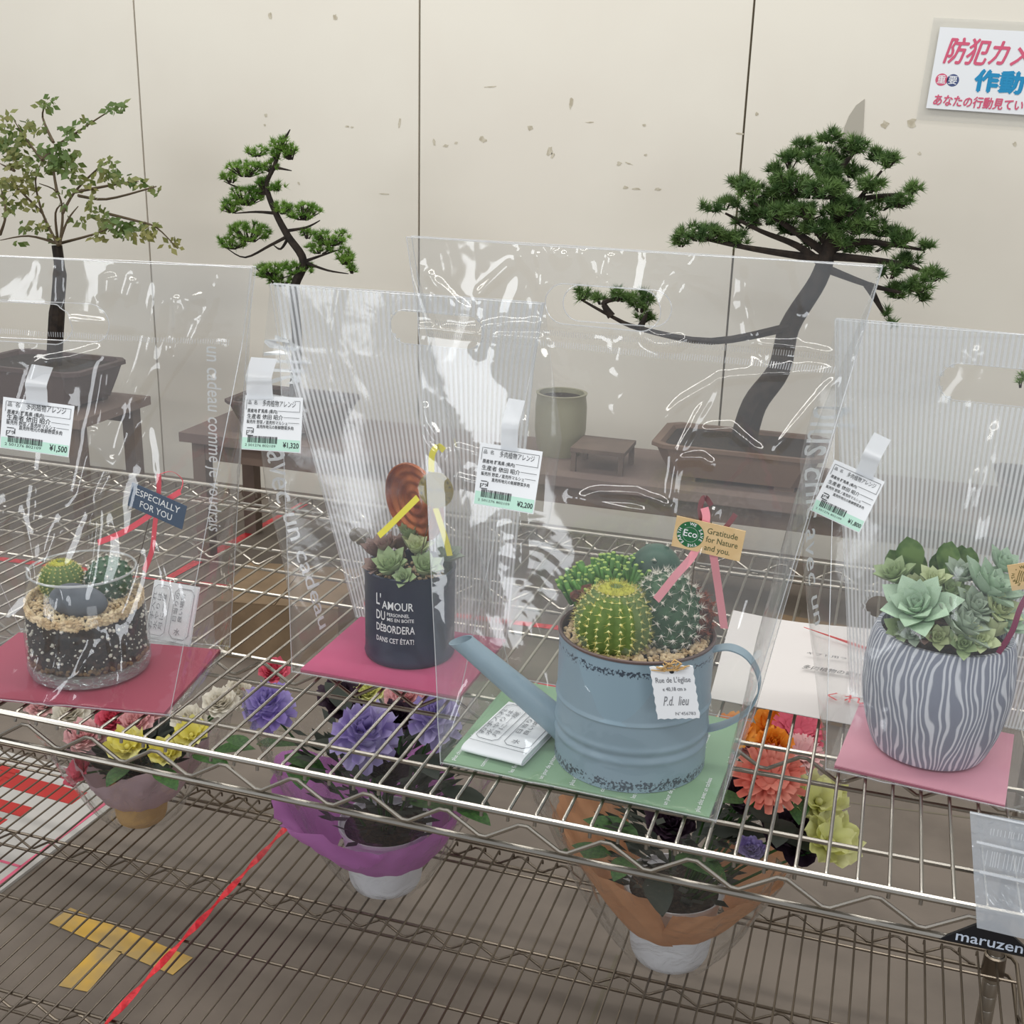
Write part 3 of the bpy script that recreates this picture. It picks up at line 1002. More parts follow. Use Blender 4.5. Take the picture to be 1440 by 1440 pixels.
b3.make('gift_bag', 'large clear gift bag around the watering can', BG, res=0.0020)
b3.seam(0.815, 170); b3.seam(0.83, 170, 'back')
b4 = Bag((0.672, 0.25), 0.21, 0.175, 0.428, 0.31, -5, 27, wr=0.7, topb=0.004, holes={'back': (-0.005, 0.378, 0.032, 0.018)}, airhole=(-0.085, 0.122, 0.001, 0.013), bulge=0.014, tuck=0.035)
for c in ([(1378,480),(1372,510)], [(1395,600),(1385,640),(1370,680)], [(1402,590),(1392,650)], [(1388,560),(1380,610)], [(1380,650),(1362,720)], [(1440,860),(1425,960),(1412,1100)], [(1386,710),(1380,760)]):
    b4.crease(c, 0.0036, 0.0027)
b4.crumple(10, 6)
b4.make('gift_bag', 'rightmost striped-back gift bag around the grooved grey pot', BG, res=0.0032, back='stripe2', filmmat='film2')
b1.print_text('un cadeau comme je voudrais', 'back', 0.895, 0.82, 0.022, t1=0.34, shear=0.1)
b2.print_text('plus chic avec un cadeau', 'left', 0.60, 0.86, 0.029, t1=0.02)
b4.print_text('plus chic avec un', 'left', 0.62, 0.80, 0.022, t1=0.25)

# ================================================================== price labels
def price_label(tl, tr, bl, label, price, tape, wob=1.0, fwd=0.012):
    tl, tr, bl = [Vector(p)+(CAMP-Vector(p)).normalized()*fwd for p in (tl, tr, bl)]
    m_, w, h = frame_from(tl, tr, bl)
    root = thing('price_label', label, 'label', mw=m_, group='price labels hanging on the gift bags')
    curl = lambda x, y: wob*0.0012*(x*x)-wob*0.001*x*y
    card = bend(card_mesh(w, h, 0.0005, 10, 10), curl, w, h)
    cd_ = card.build('card', 'white', root)
    k = w/0.075
    g = MB(); gx = [(-w*.485, -h*.485, 0.0004), (w*.485, -h*.485, 0.0004), (w*.485, -h*.25, 0.0004), (-w*.485, -h*.30, 0.0004)]
    vs = []; n = 8
    for j in range(2):
        for i in range(n+1):
            vs.append((-w*.485+w*.97*i/n, -h*.485 if j == 0 else -h*.485+h*.21, 0.00045))
    g.add(vs, [(i, i+1, n+2+i, n+1+i) for i in range(n)])
    bend(g, curl, w, h).build('green_band', 'mint', cd_, smooth=False)
    t = MB()
    put_text(t, '品  名', -w*.43, h*.34, 0.0052*k, z=0.0006)
    put_text(t, '多肉植物アレンジ', -w*.17, h*.32, 0.0078*k, width=w*.56, z=0.0006)
    put_text(t, '原産地 群馬県 (県内)', -w*.43, h*.19, 0.0050*k, width=w*.52, z=0.0006, bold=0.012)
    put_text(t, '生産者 依田 昭介', -w*.43, h*.08, 0.0062*k, width=w*.62, z=0.0006, bold=0.008)
    put_text(t, '販売所 野菜ノ直売所マルシェ', -w*.43, h*-.01, 0.0048*k, width=w*.70, z=0.0006, bold=0.008)
    put_text(t, '直売所地元の新鮮野菜多肉', -w*.25, h*-.09, 0.0046*k, width=w*.62, z=0.0006, bold=0.01)
    bend(t, curl, w, h).build('lettering', 'ink', cd_, smooth=False)
    r = MB()
    for (x0, x1, y) in ((-.45, .46, .43), (.10, .46, .235), (.20, .46, .125), (.28, .46, .03)):
        r.box(((x0+x1)/2*w, y*h, 0.0006), ((x1-x0)*w, 0.00035, 0.0001))
    r.box((-.455*w, .33*h, 0.0006), (0.0003, .2*h, 0.0001)); r.box((.46*w, .33*h, 0.0006), (0.0003, .2*h, 0.0001))
    # recycling mark: broken square frame with arrows
    cx0, cy0, q = -w*.36, -h*.165, 0.0050*k
    for sx in (-1, 1):
        r.box((cx0+sx*q*.85, cy0+sx*q*.25, 0.0006), (0.0008, q*1.1, 0.0001))
        r.box((cx0-sx*q*.1, cy0+sx*q*.85, 0.0006), (q*1.5, 0.0008, 0.0001))
    put_text(r, 'プラ', cx0, cy0-q*.35, q*.85, 'c', z=0.0007, bold=0.02)
    rs = random.Random(5)
    x = -w*.39
    while x < w*.10:
        bw = rs.choice((0.0003, 0.0005, 0.0009))
        r.box((x+bw/2, -h*.30, 0.0006), (bw, h*.125, 0.0001))
        x += bw+rs.choice((0.0003, 0.0005, 0.0008))
    put_text(r, '2 501276 802109', -w*.43, -h*.43, 0.0040*k, width=w*.52, z=0.0006)
    put_text(r, price, w*.47, -h*.42, 0.0085*k, 'r', width=w*.26, z=0.0006, bold=0.02)
    bend(r, curl, w, h).build('barcode_print', 'ink', cd_, smooth=False)
    # frosted loop tape above
    mi = m_.inverted()
    a, b_ = [mi @ Vector(p) for p in tape]
    xx = (a+b_)/2
    st = strip([(xx.x+0.001, h/2-0.004, 0.0012), (xx.x, h/2+0.01, 0.003), (xx.x-0.0005, (h/2+xx.y)/2, 0.004), (xx.x, xx.y, -0.004)], (b_-a).length, (1, 0, 0), 0.0002)
    st.build('hanging_strip', 'frost', root)
    return root
price_label((-.303,.0885,.3125),(-.2267,.1010,.3074),(-.3059,.0745,.261), 'white price label with mint band on the leftmost crumpled bag', '¥1,500', ((-0.2668,0.103,0.3446),(-0.2438,0.1075,0.3458)), fwd=0.024)
price_label((-.0885,.205,.3113),(-.0182,.2058,.3144),(-.0737,.1888,.2552), 'white price label on the bag around the navy tin, beside printed words', '¥1,320', ((-0.0809,0.218,0.3487),(-0.0498,0.219,0.3514)), -1)
price_label((.2135,.1184,.3112),(.2748,.1158,.3095),(.2103,.1043,.2541), 'white price label left of centre on the watering can bag', '¥2,200', ((.2388,.130,.3526),(.2553,.130,.3533)))
price_label((.5336,.2060,.3076),(.5804,.2000,.2930),(.5261,.1940,.2558), 'white price label tilted on the rightmost striped bag', '¥1,800', ((.5656,.212,.3329),(.582,.211,.3327)), 1)

# ================================================================== cards under the pots
def base_card(name, label, c, w, d, yaw, mt, edge, th=0.0040, printed=None, grp='coloured base cards inside the bags'):
    root = thing(name, label, 'card', (c[0], c[1], 0.0008), grp, rz=math.radians(yaw))
    mb = MB(); mb.box((0, 0, th/2), (w, d, th)); b_ = mb.build('cardboard_base', mt, root, smooth=False)
    if edge:
        for yy in (-d/2, d/2):
            MB().box((0, yy, th*0.4), (w*0.995, 0.0006, th*0.6)).build('corrugated_edge', edge, b_, smooth=False)
    if printed: printed(root, w, d, th)
    return root
def green_print(root, w, d, th):
    mb = MB()
    words = ['plus chic avec un cadeau', 'comme je voudrais', 'les fleurs', 'un jour de printemps']
    for i in range(9):
        x = -w/2+0.010+i*(w-0.02)/8
        yy = -d/2+0.004
        put_text(mb, words[i % 4], x, yy, 0.0065, rot=math.pi/2, z=th+0.0004, bold=0.01)
        put_text(mb, words[(i+2) % 4], x+0.012, yy+0.1, 0.0065, rot=math.pi/2, z=th+0.0004, bold=0.01)
    mb.build('lettering', 'whiteink', root, smooth=False)
base_card('base_card', 'dark rose base card under the glass jar', (-0.241, 0.100), 0.250, 0.160, 10, 'magenta2', 'cardedge')
base_card('base_card', 'magenta base card under the navy tin', (0.075, 0.268), 0.192, 0.162, 0, 'magenta', 'cardedge')
base_card('base_card', 'green printed base card under the watering can', (0.337, 0.148), 0.262, 0.196, -2, 'green', None, 0.003, green_print)
base_card('base_card', 'pale pink corrugated base card under the grooved grey pot', (0.655, 0.247), 0.158, 0.152, -7, 'pinkcard', 'cardedge')
TOPC = 0.0008+0.0042

# ================================================================== plants helpers
def gravel_disc(parent, r, z, n, size, mt='gravel', name='gravel', holes=(), rin=0.0, thick=0.0):
    mb = MB()
    for i in range(n):
        while True:
            rr = math.sqrt(random.uniform(rin*rin/(r*r), 1))*r; a = random.uniform(0, 2*math.pi)
            x, y = rr*math.cos(a), rr*math.sin(a)
            break
        q = size*random.uniform(0.6, 1.25)
        mb.ico((x, y, z-thick*random.random()), q, (1, random.uniform(.7, 1), random.uniform(.6, .9)), Matrix.Rotation(random.uniform(0, 6), 3, 'Z') @ Matrix.Rotation(random.uniform(0, 6), 3, 'X'), 0.12)
    return mb.build(name, mt, parent, smooth=False, kind='stuff')

def golden_ball(parent, c, r, ribs=21, squash=0.95, spL=0.006, name='ball_cactus'):
    mb = MB()
    nz = 26; seg = ribs*6
    prof = []
    for i in range(nz+1):
        th = math.pi*0.93*(i/nz)
        prof.append((r*math.sin(th)+1e-5, r*squash*math.cos(th)))
    mb.lathe(prof, seg, c, fn=lambda q, z, a: q*(1-0.11*(0.5-0.5*math.cos(a*ribs))**0.8*min(1, q/r*1.5)))
    mb.f = [f[::-1] for f in mb.f]
    body = mb.build(name, 'cactus_y', parent)
    cr = MB()
    cr.lathe([(r*0.0001, r*squash*0.955), (r*0.10, r*squash*0.955), (r*0.2, r*squash*1.0), (r*0.38, r*squash*0.955), (r*0.46, r*squash*0.90)], 24, c)
    for i in range(160):
        a = random.uniform(0, 6.28); q = random.uniform(.05, .5)*r
        z = math.sqrt(max(0, 1-(q/r)**2))*r*squash
        cr.needle((c[0]+q*math.cos(a), c[1]+q*math.sin(a), c[2]+z), (math.cos(a)*.6, math.sin(a)*.6, 1), spL*.8, 0.0003)
    cr.build('crown', 'crown', body, smooth=False)
    ar = MB(); sp = MB()
    for k in range(ribs):
        a = 2*math.pi*k/ribs
        for j in range(13):
            th = math.pi*(0.16+0.70*j/12)
            d = Vector((math.sin(th)*math.cos(a), math.sin(th)*math.sin(a), squash*math.cos(th)))
            p = Vector(c)+d*r
            ar.octa(p, r*0.042)
            for q in range(8):
                dd = d+Vector((random.uniform(-1, 1), random.uniform(-1, 1), random.uniform(-1, 1)))*0.9
                sp.needle(p, dd, spL*random.uniform(.6, 1.1), 0.00028)
    ar.build('areoles', 'areole', body, smooth=False, kind='stuff')
    sp.build('spines', 'spine_y', body, smooth=False, kind='stuff')
    return body

def star_ball(parent, c, r, squash=1.1, rows=9, per=15, spL=0.007, mt='cactus_g', tilt=0.0, name='ball_cactus', extra='spine_w'):
    mb = MB()
    prof = [(r*math.sin(math.pi*.93*i/18)+1e-5, r*squash*math.cos(math.pi*.93*i/18)) for i in range(19)]
    mb.lathe(prof, 36, c); mb.f = [f[::-1] for f in mb.f]
    tb = mb; sp = MB(); wool = MB()
    n = rows*per
    for i in range(n):
        zf = 1-2*(i+0.5)/n*0.93
        th = math.acos(zf); a = i*2.39996
        d = Vector((math.sin(th)*math.cos(a), math.sin(th)*math.sin(a), squash*math.cos(th)))
        p = Vector(c)+d*r
        tb.ico(p-d*r*0.03, r*0.115, (1, 1, 1))
        wool.octa(p+d.normalized()*r*0.08, r*0.055)
        for q in range(15):
            o = Vector((random.uniform(-1, 1), random.uniform(-1, 1), random.uniform(-1, 1)))
            sp.needle(p+d*r*0.08, d*0.5+o, spL*random.uniform(.6, 1.1), 0.00032)
    body = tb.build(name, mt, parent)
    wool.build('areoles', extra, body, smooth=False, kind='stuff')
    sp.build('spines', extra, body, smooth=False, kind='stuff')
    return body

def leaf_mesh(L=1.0, Wd=0.42, th=0.12, tip=0.15, cup=0.25, nx=7, ny=4, power=0.8, base=0.35):
    """thick succulent leaf from origin along +x"""
    vs = []; fs = []
    for side in (1, -1):
        for i in range(nx+1):
            u = i/nx
            wd = Wd/2*(base*(1-u)+math.sin(math.pi*min(1, u**power))**0.7*(1-u*0.1))*(1 if u < .98 else 0.05)
            wd = max(wd, 0.004)
            for j in range(ny+1):
                v = -1+2*j/ny
                y = wd*v
                z = cup*u*u*0.6 + cup*0.5*(v*v)*wd*2 + side*th/2*(1-v*v)**0.5*(math.sin(math.pi*min(0.97, u*0.9+0.08))**0.6)
                x = u*L + (0.0 if u < 1 else tip*0.3)
                vs.append((x, y, z))
    n = (nx+1)*(ny+1)
    for i in range(nx):
        for j in range(ny):
            a = i*(ny+1)+j
            fs.append((a, a+ny+1, a+ny+2, a+1))
            fs.append((n+a, n+a+1, n+a+ny+2, n+a+ny+1))
    mb = MB(); mb.add(vs, fs)
    return mb
_lm = {}
def leafdata(kind, mt):
    key = (kind, mt)
    if key in _lm: return _lm[key]
    p = {'ech': dict(Wd=0.60, th=0.20, cup=0.42, power=1.35, tip=.3), 'slim': dict(Wd=0.30, th=0.14, cup=0.2, power=1.1, tip=.3), 'jade': dict(Wd=0.62, th=0.10, cup=0.10, power=1.5, tip=0.0, base=.3),
         'round': dict(Wd=0.62, th=0.16, cup=0.35, power=1.3)}[kind]
    mb = leaf_mesh(**p)
    me = bpy.data.meshes.new('leaf')
    me.from_pydata(mb.v, [], mb.f)
    me.polygons.foreach_set('use_smooth', [True]*len(me.polygons))
    me.materials.append(M_[mt])
    _lm[key] = me
    return me
def rosette(parent, c, R, mt, n=22, tilt=(0, 0), kind='ech', name='echeveria', emin=8, emax=82, rot=0.0):
    bud = MB()
    bud.ico((0, 0, R*0.18), R*0.16, (1, 1, 1.5)); bud.tube([(0, 0, -R*0.25), (0, 0, R*0.15)], R*0.09, 8)
    b_ = bud.build(name, mt, parent)
    b_.location = c
    b_.rotation_euler = (tilt[0], tilt[1], rot)
    me = leafdata(kind, mt)
    for i in range(n):
        u = i/(n-1)
        a = i*2.39996+random.uniform(-.08, .08)
        e = math.radians(emin+(emax-emin)*u**1.25+random.uniform(-4, 4))
        L = R*(1.0-0.62*u)*random.uniform(.93, 1.05)
        mt_ = Matrix.Translation((0, 0, R*(0.02+0.14*u))) @ Matrix.Rotation(a, 4, 'Z') @ Matrix.Rotation(-e, 4, 'Y') @ Matrix.Diagonal((L, L*(1+0.25*u), L, 1))
        inst(me, 'leaf', b_, mt_)
    return b_

def star_text_ring(mb, body, cx, cy, r, size, z):
    n = len(body)
    for i, ch in enumerate(body):
        if ch == ' ': continue
        a = math.radians(90)-2*math.pi*i/n
        put_text(mb, ch, cx+r*math.cos(a), cy+r*math.sin(a), size, 'c', rot=a-math.pi/2, z=z, bold=0.015)

# ================================================================== 1  GLASS JAR
jx, jy = -0.241, 0.108
jar = thing('glass_terrarium', 'round glass jar of soil and gravel with two small cacti and a grey stone', 'potted plant', (jx, jy, TOPC))
JR, JH = 0.066, 0.118
o = MB().lathe([(JR-0.004, 0.014), (JR, 0.012), (JR, 0.05), (JR-0.008, JH), (JR-0.0095, JH+0.0015), (JR-0.0115, JH)], 72).build('glass_wall', 'glass', jar)
MB().lathe([(0.0001, 0.0), (JR-0.008, 0.0), (JR-0.002, 0.003), (JR, 0.010), (JR-0.001, 0.0155), (0.0001, 0.0155)], 72).build('glass_base', 'glassbase', jar)
MB().tube([((JR-0.0095)*math.cos(a), (JR-0.0095)*math.sin(a), JH+0.0005) for a in [2*math.pi*k/64 for k in range(64)]], 0.0013, 6, close=True).build('rim', 'weld', jar)
def wob_(r, z, a): return r
MB().lathe([(0.0001, 0.0165), (JR-0.006, 0.0165), (JR-0.0035, 0.02), (JR-0.0035, 0.072), (JR-0.02, 0.076), (0.0001, 0.079)], 72).build('soil', 'soil', jar)
pr = MB()
for i in range(300):
    a = random.uniform(0, 6.28); z = random.uniform(0.022, 0.070)
    q = random.choice((0.0006, 0.0010, 0.0016, 0.0022, 0.0008))
    pr.ico(((JR-0.0033)*math.cos(a), (JR-0.0033)*math.sin(a), z), q, jit=0.3)
pr.build('perlite', 'perlite', jar, smooth=False, kind='stuff')
gravel_disc(jar, JR-0.008, 0.081, 1500, 0.0024, thick=0.004)
rg = MB()
for i in range(900):
    a = random.uniform(0, 6.28); z = 0.078+random.uniform(-0.005, 0.006)+0.003*math.sin(a*2+1)
    rg.ico(((JR-0.0062)*math.cos(a), (JR-0.0045)*math.sin(a), z), 0.0026*random.uniform(.6, 1.2), jit=0.15)
rg.build('gravel_rim', 'gravel', jar, smooth=False, kind='stuff')
bg_ = MB()
for i in range(210):
    a = random.uniform(0, 6.28); z = 0.019+random.uniform(0, 0.005)
    bg_.ico(((JR-0.004)*math.cos(a), (JR-0.004)*math.sin(a), z), 0.0026*random.uniform(.7, 1.2), jit=0.15)
bg_.build('bottom_pebbles', mat('brown_pebble', (126, 100, 66), 0.8, c2=(84, 62, 40), scale=120), jar, smooth=False, kind='stuff')
golden_ball(jar, (-0.031, 0.004, 0.098), 0.0245, ribs=20, spL=0.0035)
star_ball(jar, (0.016, 0.024, 0.100), 0.0245, squash=1.0, rows=8, per=13, spL=0.004, mt='cactus_g')
st = MB()
ns_ = 14
for i in range(ns_+1):
    th = math.pi*i/ns_
    for k in range(22):
        a = 2*math.pi*k/22
        q = 1+0.05*math.sin(3*a+1)+0.05*math.cos(2*a)
        st.v.append((0.033*math.sin(th)*math.cos(a)*q+0.012, 0.020*math.sin(th)*math.sin(a)*q-0.028, 0.093+0.018*math.cos(th)))
for i in range(ns_):
    for k in range(22):
        k2 = (k+1) % 22
        st.f.append((i*22+k, (i+1)*22+k, (i+1)*22+k2, i*22+k2))
st.build('grey_stone', 'stone', jar)

# tag in jar: ESPECIALLY FOR YOU
def gift_tag(tl, tr, bl, label, mt, draw, ribbons, pick=None, cat='tag'):
    m_, w, h = frame_from(tl, tr, bl)
    root = thing('gift_tag', label, 'tag', mw=m_, group='gift tags on picks')
    cd_ = card_mesh(w, h, 0.0008, 2, 2).build('card', mt, root, smooth=False)
    draw(cd_, w, h)
    mi = m_.inverted()
    for (pts, wd, rm) in ribbons:
        P = [mi @ Vector(p) for p in pts]
        strip([(p.x, p.y, p.z-0.0022) for p in P], wd, (1, 0.2, 0.25), 0.0002).build('ribbon', rm, root)
    if pick:
        P = [mi @ Vector(p) for p in pick]
        MB().tube([(p.x, p.y, p.z-0.0035) for p in P], 0.0005, 6).build('pick_wire', 'twig', root)
    return root
Y1 = 0.100
def d1(o_, w, h):
    t = MB(); put_text(t, 'ESPECIALLY', 0, h*.08, 0.0105, 'c', width=w*.80, z=0.0006, bold=0.004); put_text(t, 'FOR YOU', 0, -h*.34, 0.0105, 'c', width=w*.58, z=0.0006, bold=0.004)
    t.build('lettering', 'whiteink', o_, smooth=False)
gift_tag(at(186, 678, Y1), at(263, 712, Y1), at(172, 707, Y1), 'navy gift tag reading ESPECIALLY FOR YOU on a red ribbon', 'tagnavy', d1,
    [([at(222, 668, Y1), at(221, 700, Y1+.001), at(216, 740, Y1-.002), at(212, 775, Y1-.004), at(201, 804, Y1)], 0.0065, 'redrib'),
     ([at(252, 692, Y1+.003), at(228, 708, Y1+.002), at(205, 728, Y1), at(170, 750, Y1+.002), at(136, 764, Y1+.004)], 0.0065, 'redrib'),
     ([at(222, 668, Y1), at(240, 664, Y1+.01), at(255, 676, Y1+.012), at(252, 692, Y1+.003)], 0.0010, 'redrib')],
    pick=[at(215, 700, Y1), at(200, 760, Y1+.02), at(186, 815, Y1+.04)])

# folded leaflet leaning behind the jar
def leaflet(name, label, m_, w, h, th, group=None):
    root = thing(name, label, 'leaflet', mw=m_, group=group)
    mb = MB()
    # folded sheet: U profile open at -y end
    prof = []
    for k in range(13):
        a = math.pi*k/12
        prof.append((-h/2+th*1.2*(1-math.sin(a)) , th/2-th/2*math.cos(a)))
    vs = []; fs = []
    P = [(h/2, th)]+[(p[0], th-p[1]) for p in prof]+[(h/2, 0)]
    for (y, z) in P:
        for x in (-w/2, -w/6, w/6, w/2):
            vs.append((x, y, z-th/2+0.0006*math.sin(x*60)))
    for i in range(len(P)-1):
        for k in range(3):
            a = i*4+k
            fs.append((a, a+1, a+5, a+4))
    mb.add(vs, fs)
    sh_ = mb.build('folded_sheet', 'white', root)
    MB().box((0, 0.001, 0), (w*0.96, h*0.94, th*0.6)).build('inner_fold', 'white', root, smooth=False)
    t = MB(); z = th/2+0.0009
    def frame(x0, y0, x1, y1, r=0.0006):
        cc = min(x1-x0, y1-y0)*0.2
        pp = [(x0+cc, y0), (x1-cc, y0), (x1, y0+cc), (x1, y1-cc), (x1-cc, y1), (x0+cc, y1), (x0, y1-cc), (x0, y0+cc)]
        t.tube([(a, b, z) for a, b in pp], r*0.5, 4, close=True)
    frame(-w*.45, -h*.30, -w*.08, h*.44); frame(w*.02, -h*.30, w*.44, h*.44)
    t.box((0, -h*.36, z), (w*.95, 0.0004, 0.0002))
    for i, s_ in enumerate(('お手入れ', '水やりは', '月に一度')):
        put_text(t, s_, -w*.38+i*w*.11, -h*.22, 0.0062, rot=math.pi/2, z=z, width=h*.55)
    for i, s_ in enumerate(('日当りの', '良い場所')):
        put_text(t, s_, w*.12+i*w*.12, -h*.05, 0.0062, rot=math.pi/2, z=z, width=h*.42)
    put_text(t, '水', w*.12, -h*.24, 0.009, z=z)
    t.build('lettering', 'inkgrey', root, smooth=False)
    return root
m_, w_, h_ = frame_from(at(218, 815, .232), at(281, 826, .228), at(228, 914, .20))
leaflet('care_leaflet', 'folded white care leaflet leaning beside the glass jar', m_, w_, h_, 0.003, 'care leaflets')
m_ = Matrix.Translation((0.2545, 0.121, 0.0100)) @ Matrix.Rotation(math.radians(-8), 4, 'Z')
leaflet('care_leaflet', 'folded white care leaflet lying under the watering can spout', m_, 0.066, 0.108, 0.008, 'care leaflets')

# ================================================================== 2  NAVY TIN
tx, ty = 0.076, 0.276
tn = thing('succulent_tin', 'navy tin can with white French words planted with pale succulents', 'potted plant', (tx, ty, TOPC))
TR, TH = 0.052, 0.108
MB().lathe([(0.0001, 0), (TR-0.002, 0), (TR, 0.002), (TR+0.001, 0.006), (TR, 0.009), (TR, TH-0.006), (TR+0.0005, TH-0.003), (TR+0.001, TH), (TR-0.001, TH+0.001), (TR-0.003, TH), (TR-0.003, TH-0.02)], 64).build('tin', 'tin', tn)
MB().lathe([(0.0001, TH-0.012), (TR-0.0028, TH-0.013)], 32).build('soil', 'soil', tn)
gravel_disc(tn, TR-0.006, TH-0.010, 170, 0.0028, thick=0.002)
t = MB()
rows = [("L'", -0.024, 0.078, 0.019, 0.007), ("AMOUR", -0.0155, 0.0745, 0.0135, 0.037), ("DU", -0.024, 0.0605, 0.0155, 0.0125), ("PERSONNEL", -0.009, 0.0665, 0.0058, 0.026), ("MIS EN BOITE", -0.009, 0.0605, 0.0058, 0.031),
        ("DÉBORDERA", -0.024, 0.0465, 0.0130, 0.047), ("DANS CET ÉTAT!", -0.024, 0.0340, 0.0085, 0.046)]
for (bd, x, z, sz, wd) in rows:
    v, f, w0 = text(bd, sz, bold=0.012)
    vs = []
    for p in v:
        xx = x+p[0]*wd/w0
        a = math.radians(-87)+xx/TR
        vs.append(((TR+0.0006)*math.cos(a), (TR+0.0006)*math.sin(a), z-0.002+p[1]))
    t.add(vs, f)
t.build('lettering', 'whiteink', tn, smooth=False)
rosette(tn, (-0.010, -0.028, TH+0.000), 0.030, 'ech5', 24, (0.45, -0.1), emin=25)
rosette(tn, (-0.036, 0.000, TH+0.004), 0.028, 'ech4', 22, (0.2, -0.35), emin=35)
rosette(tn, (0.006, 0.004, TH+0.014), 0.028, 'ech3', 22, (0.2, 0.1), emin=30)
rosette(tn, (0.026, -0.022, TH+0.002), 0.027, 'ech5', 22, (0.35, 0.3), emin=25)
rosette(tn, (-0.018, 0.022, TH+0.006), 0.025, 'ech4', 20, (0.0, -0.3), emin=35)
rosette(tn, (-0.022, -0.012, TH+0.018), 0.022, 'ech4', 18, (0.3, -0.3), emin=30)
rosette(tn, (0.012, -0.010, TH+0.020), 0.022, 'ech3', 18, (0.3, 0.1), emin=30)
rosette(tn, (-0.006, 0.014, TH+0.026), 0.022, 'ech5', 18, (0.2, 0.0), emin=30)
rosette(tn, (0.010, -0.040, TH-0.002), 0.018, 'ech5', 16, (0.8, 0.0), emin=15)
rosette(tn, (-0.030, -0.026, TH-0.000), 0.018, 'ech4', 16, (0.7, -0.3), emin=20)
rosette(tn, (0.034, 0.014, TH+0.006), 0.026, 'ech2', 20, (0.1, 0.4), emin=30)
# copper swirl disc standing at the back
dk = thing('copper_lid', 'round copper-coloured embossed lid standing behind the navy tin succulents', 'lid')
dc = at(584, 706, 0.283)
dk.matrix_world = Matrix.Translation(dc) @ Matrix.Rotation(math.radians(-25), 4, 'Z') @ Matrix.Rotation(math.radians(96), 4, 'X')
prof = [(0.0001, 0.0)]
for i in range(1, 31):
    q = i/30
    prof.append((0.044*q, 0.0014*math.sin(q*24)+0.001*q))
prof += [(0.045, 0.004), (0.0465, 0.004), (0.0468, 0.0), (0.044, -0.001), (0.0001, -0.0012)]
MB().lathe(prof, 48).build('lid_disc', 'copper', dk)
MB().tube([(0, -0.044, -0.002), (0, -0.09, -0.002)], 0.0012, 6).build('pick_wire', 'twig', dk)
# kraft round tag with yellow ribbon
Y2 = 0.222
def disc_tag():
    m_, w, h = frame_from(at(586, 664, Y2), at(635, 664, Y2), at(586, 714, Y2))
    root = thing('gift_tag', 'round olive gift tag on yellow ribbon above the navy tin', 'tag', mw=m_, group='gift tags on picks')
    n = 40
    mb = MB()
    for z in (-0.0005, 0.0005):
        mb.v += [(w/2*math.cos(2*math.pi*k/n), w/2*math.sin(2*math.pi*k/n), z) for k in range(n)]
    mb.f += [tuple(range(n, 2*n)), tuple(range(n))[::-1]]+[(k, (k+1) % n, n+(k+1) % n, n+k) for k in range(n)]
    cd_ = mb.build('card', 'kraftdk', root, smooth=False)
    t = MB(); star_text_ring(t, 'THANK YOU SO MUCH ', 0, 0, w*.39, 0.0036, 0.001); put_text(t, 'for you', 0, -0.001, 0.006, 'c', z=0.001)
    t.build('lettering', 'ink', cd_, smooth=False)
    mi = m_.inverted()
    for pts in ([(587, 700), (565, 722), (545, 742), (532, 754)], [(612, 715), (620, 740), (628, 765), (632, 782)], [(606, 664), (607, 640), (615, 628), (624, 634)]):
        P = [mi @ at(px, py, Y2) for px, py in pts]
        strip([(p.x, p.y, p.z-0.0012) for p in P], 0.0070, (1, 0.3, 0.1), 0.0002).build('ribbon', 'yellow', root)
    a = mi @ at(610, 700, Y2); b = mi @ Vector((tx+0.012, ty-0.01, TOPC+TH-0.005))
    MB().tube([(a.x, a.y, a.z-0.002), b], 0.0005, 6).build('pick_wire', 'twig', root)
disc_tag()

# ================================================================== 3  WATERING CAN
wx, wy = 0.371, 0.132
CB = 0.0008+0.0032
wc = thing('watering_can_planter', 'blue grey metal watering can planted with cacti and gravel', 'potted plant', (wx, wy, CB))
WR, WH = 0.0745, 0.135
def ringz(z):
    return 0.0016*math.exp(-((z-0.070)/0.0016)**2)+0.0013*math.exp(-((z-0.043)/0.0030)**2)+0.0013*math.exp(-((z-0.031)/0.0030)**2)-0.0008*math.exp(-((z-0.037)/0.0022)**2)
prof = [(0.0001, 0.002), (WR-0.004, 0.002), (WR-0.003, 0.0), (WR, 0.0005)]
for i in range(1, 90):
    z = 0.0005+(WH-0.003)*i/90
    prof.append((WR+ringz(z), z))
prof += [(WR, WH-0.002)]
o = MB().lathe(prof, 96).build('body', 'enamel', wc)
MB().lathe([(WR, WH-0.0028), (WR+0.0014, WH-0.0018), (WR+0.0014, WH), (WR, WH+0.001), (WR-0.002, WH), (WR-0.002, WH-0.02)], 96).build('rim', 'rimbrown', wc)
MB().lathe([(0.0001, WH-0.010), (WR-0.0018, WH-0.012)], 48).build('soil', 'soil', wc)
gravel_disc(wc, WR-0.005, WH-0.0045, 1100, 0.0031, thick=0.003)
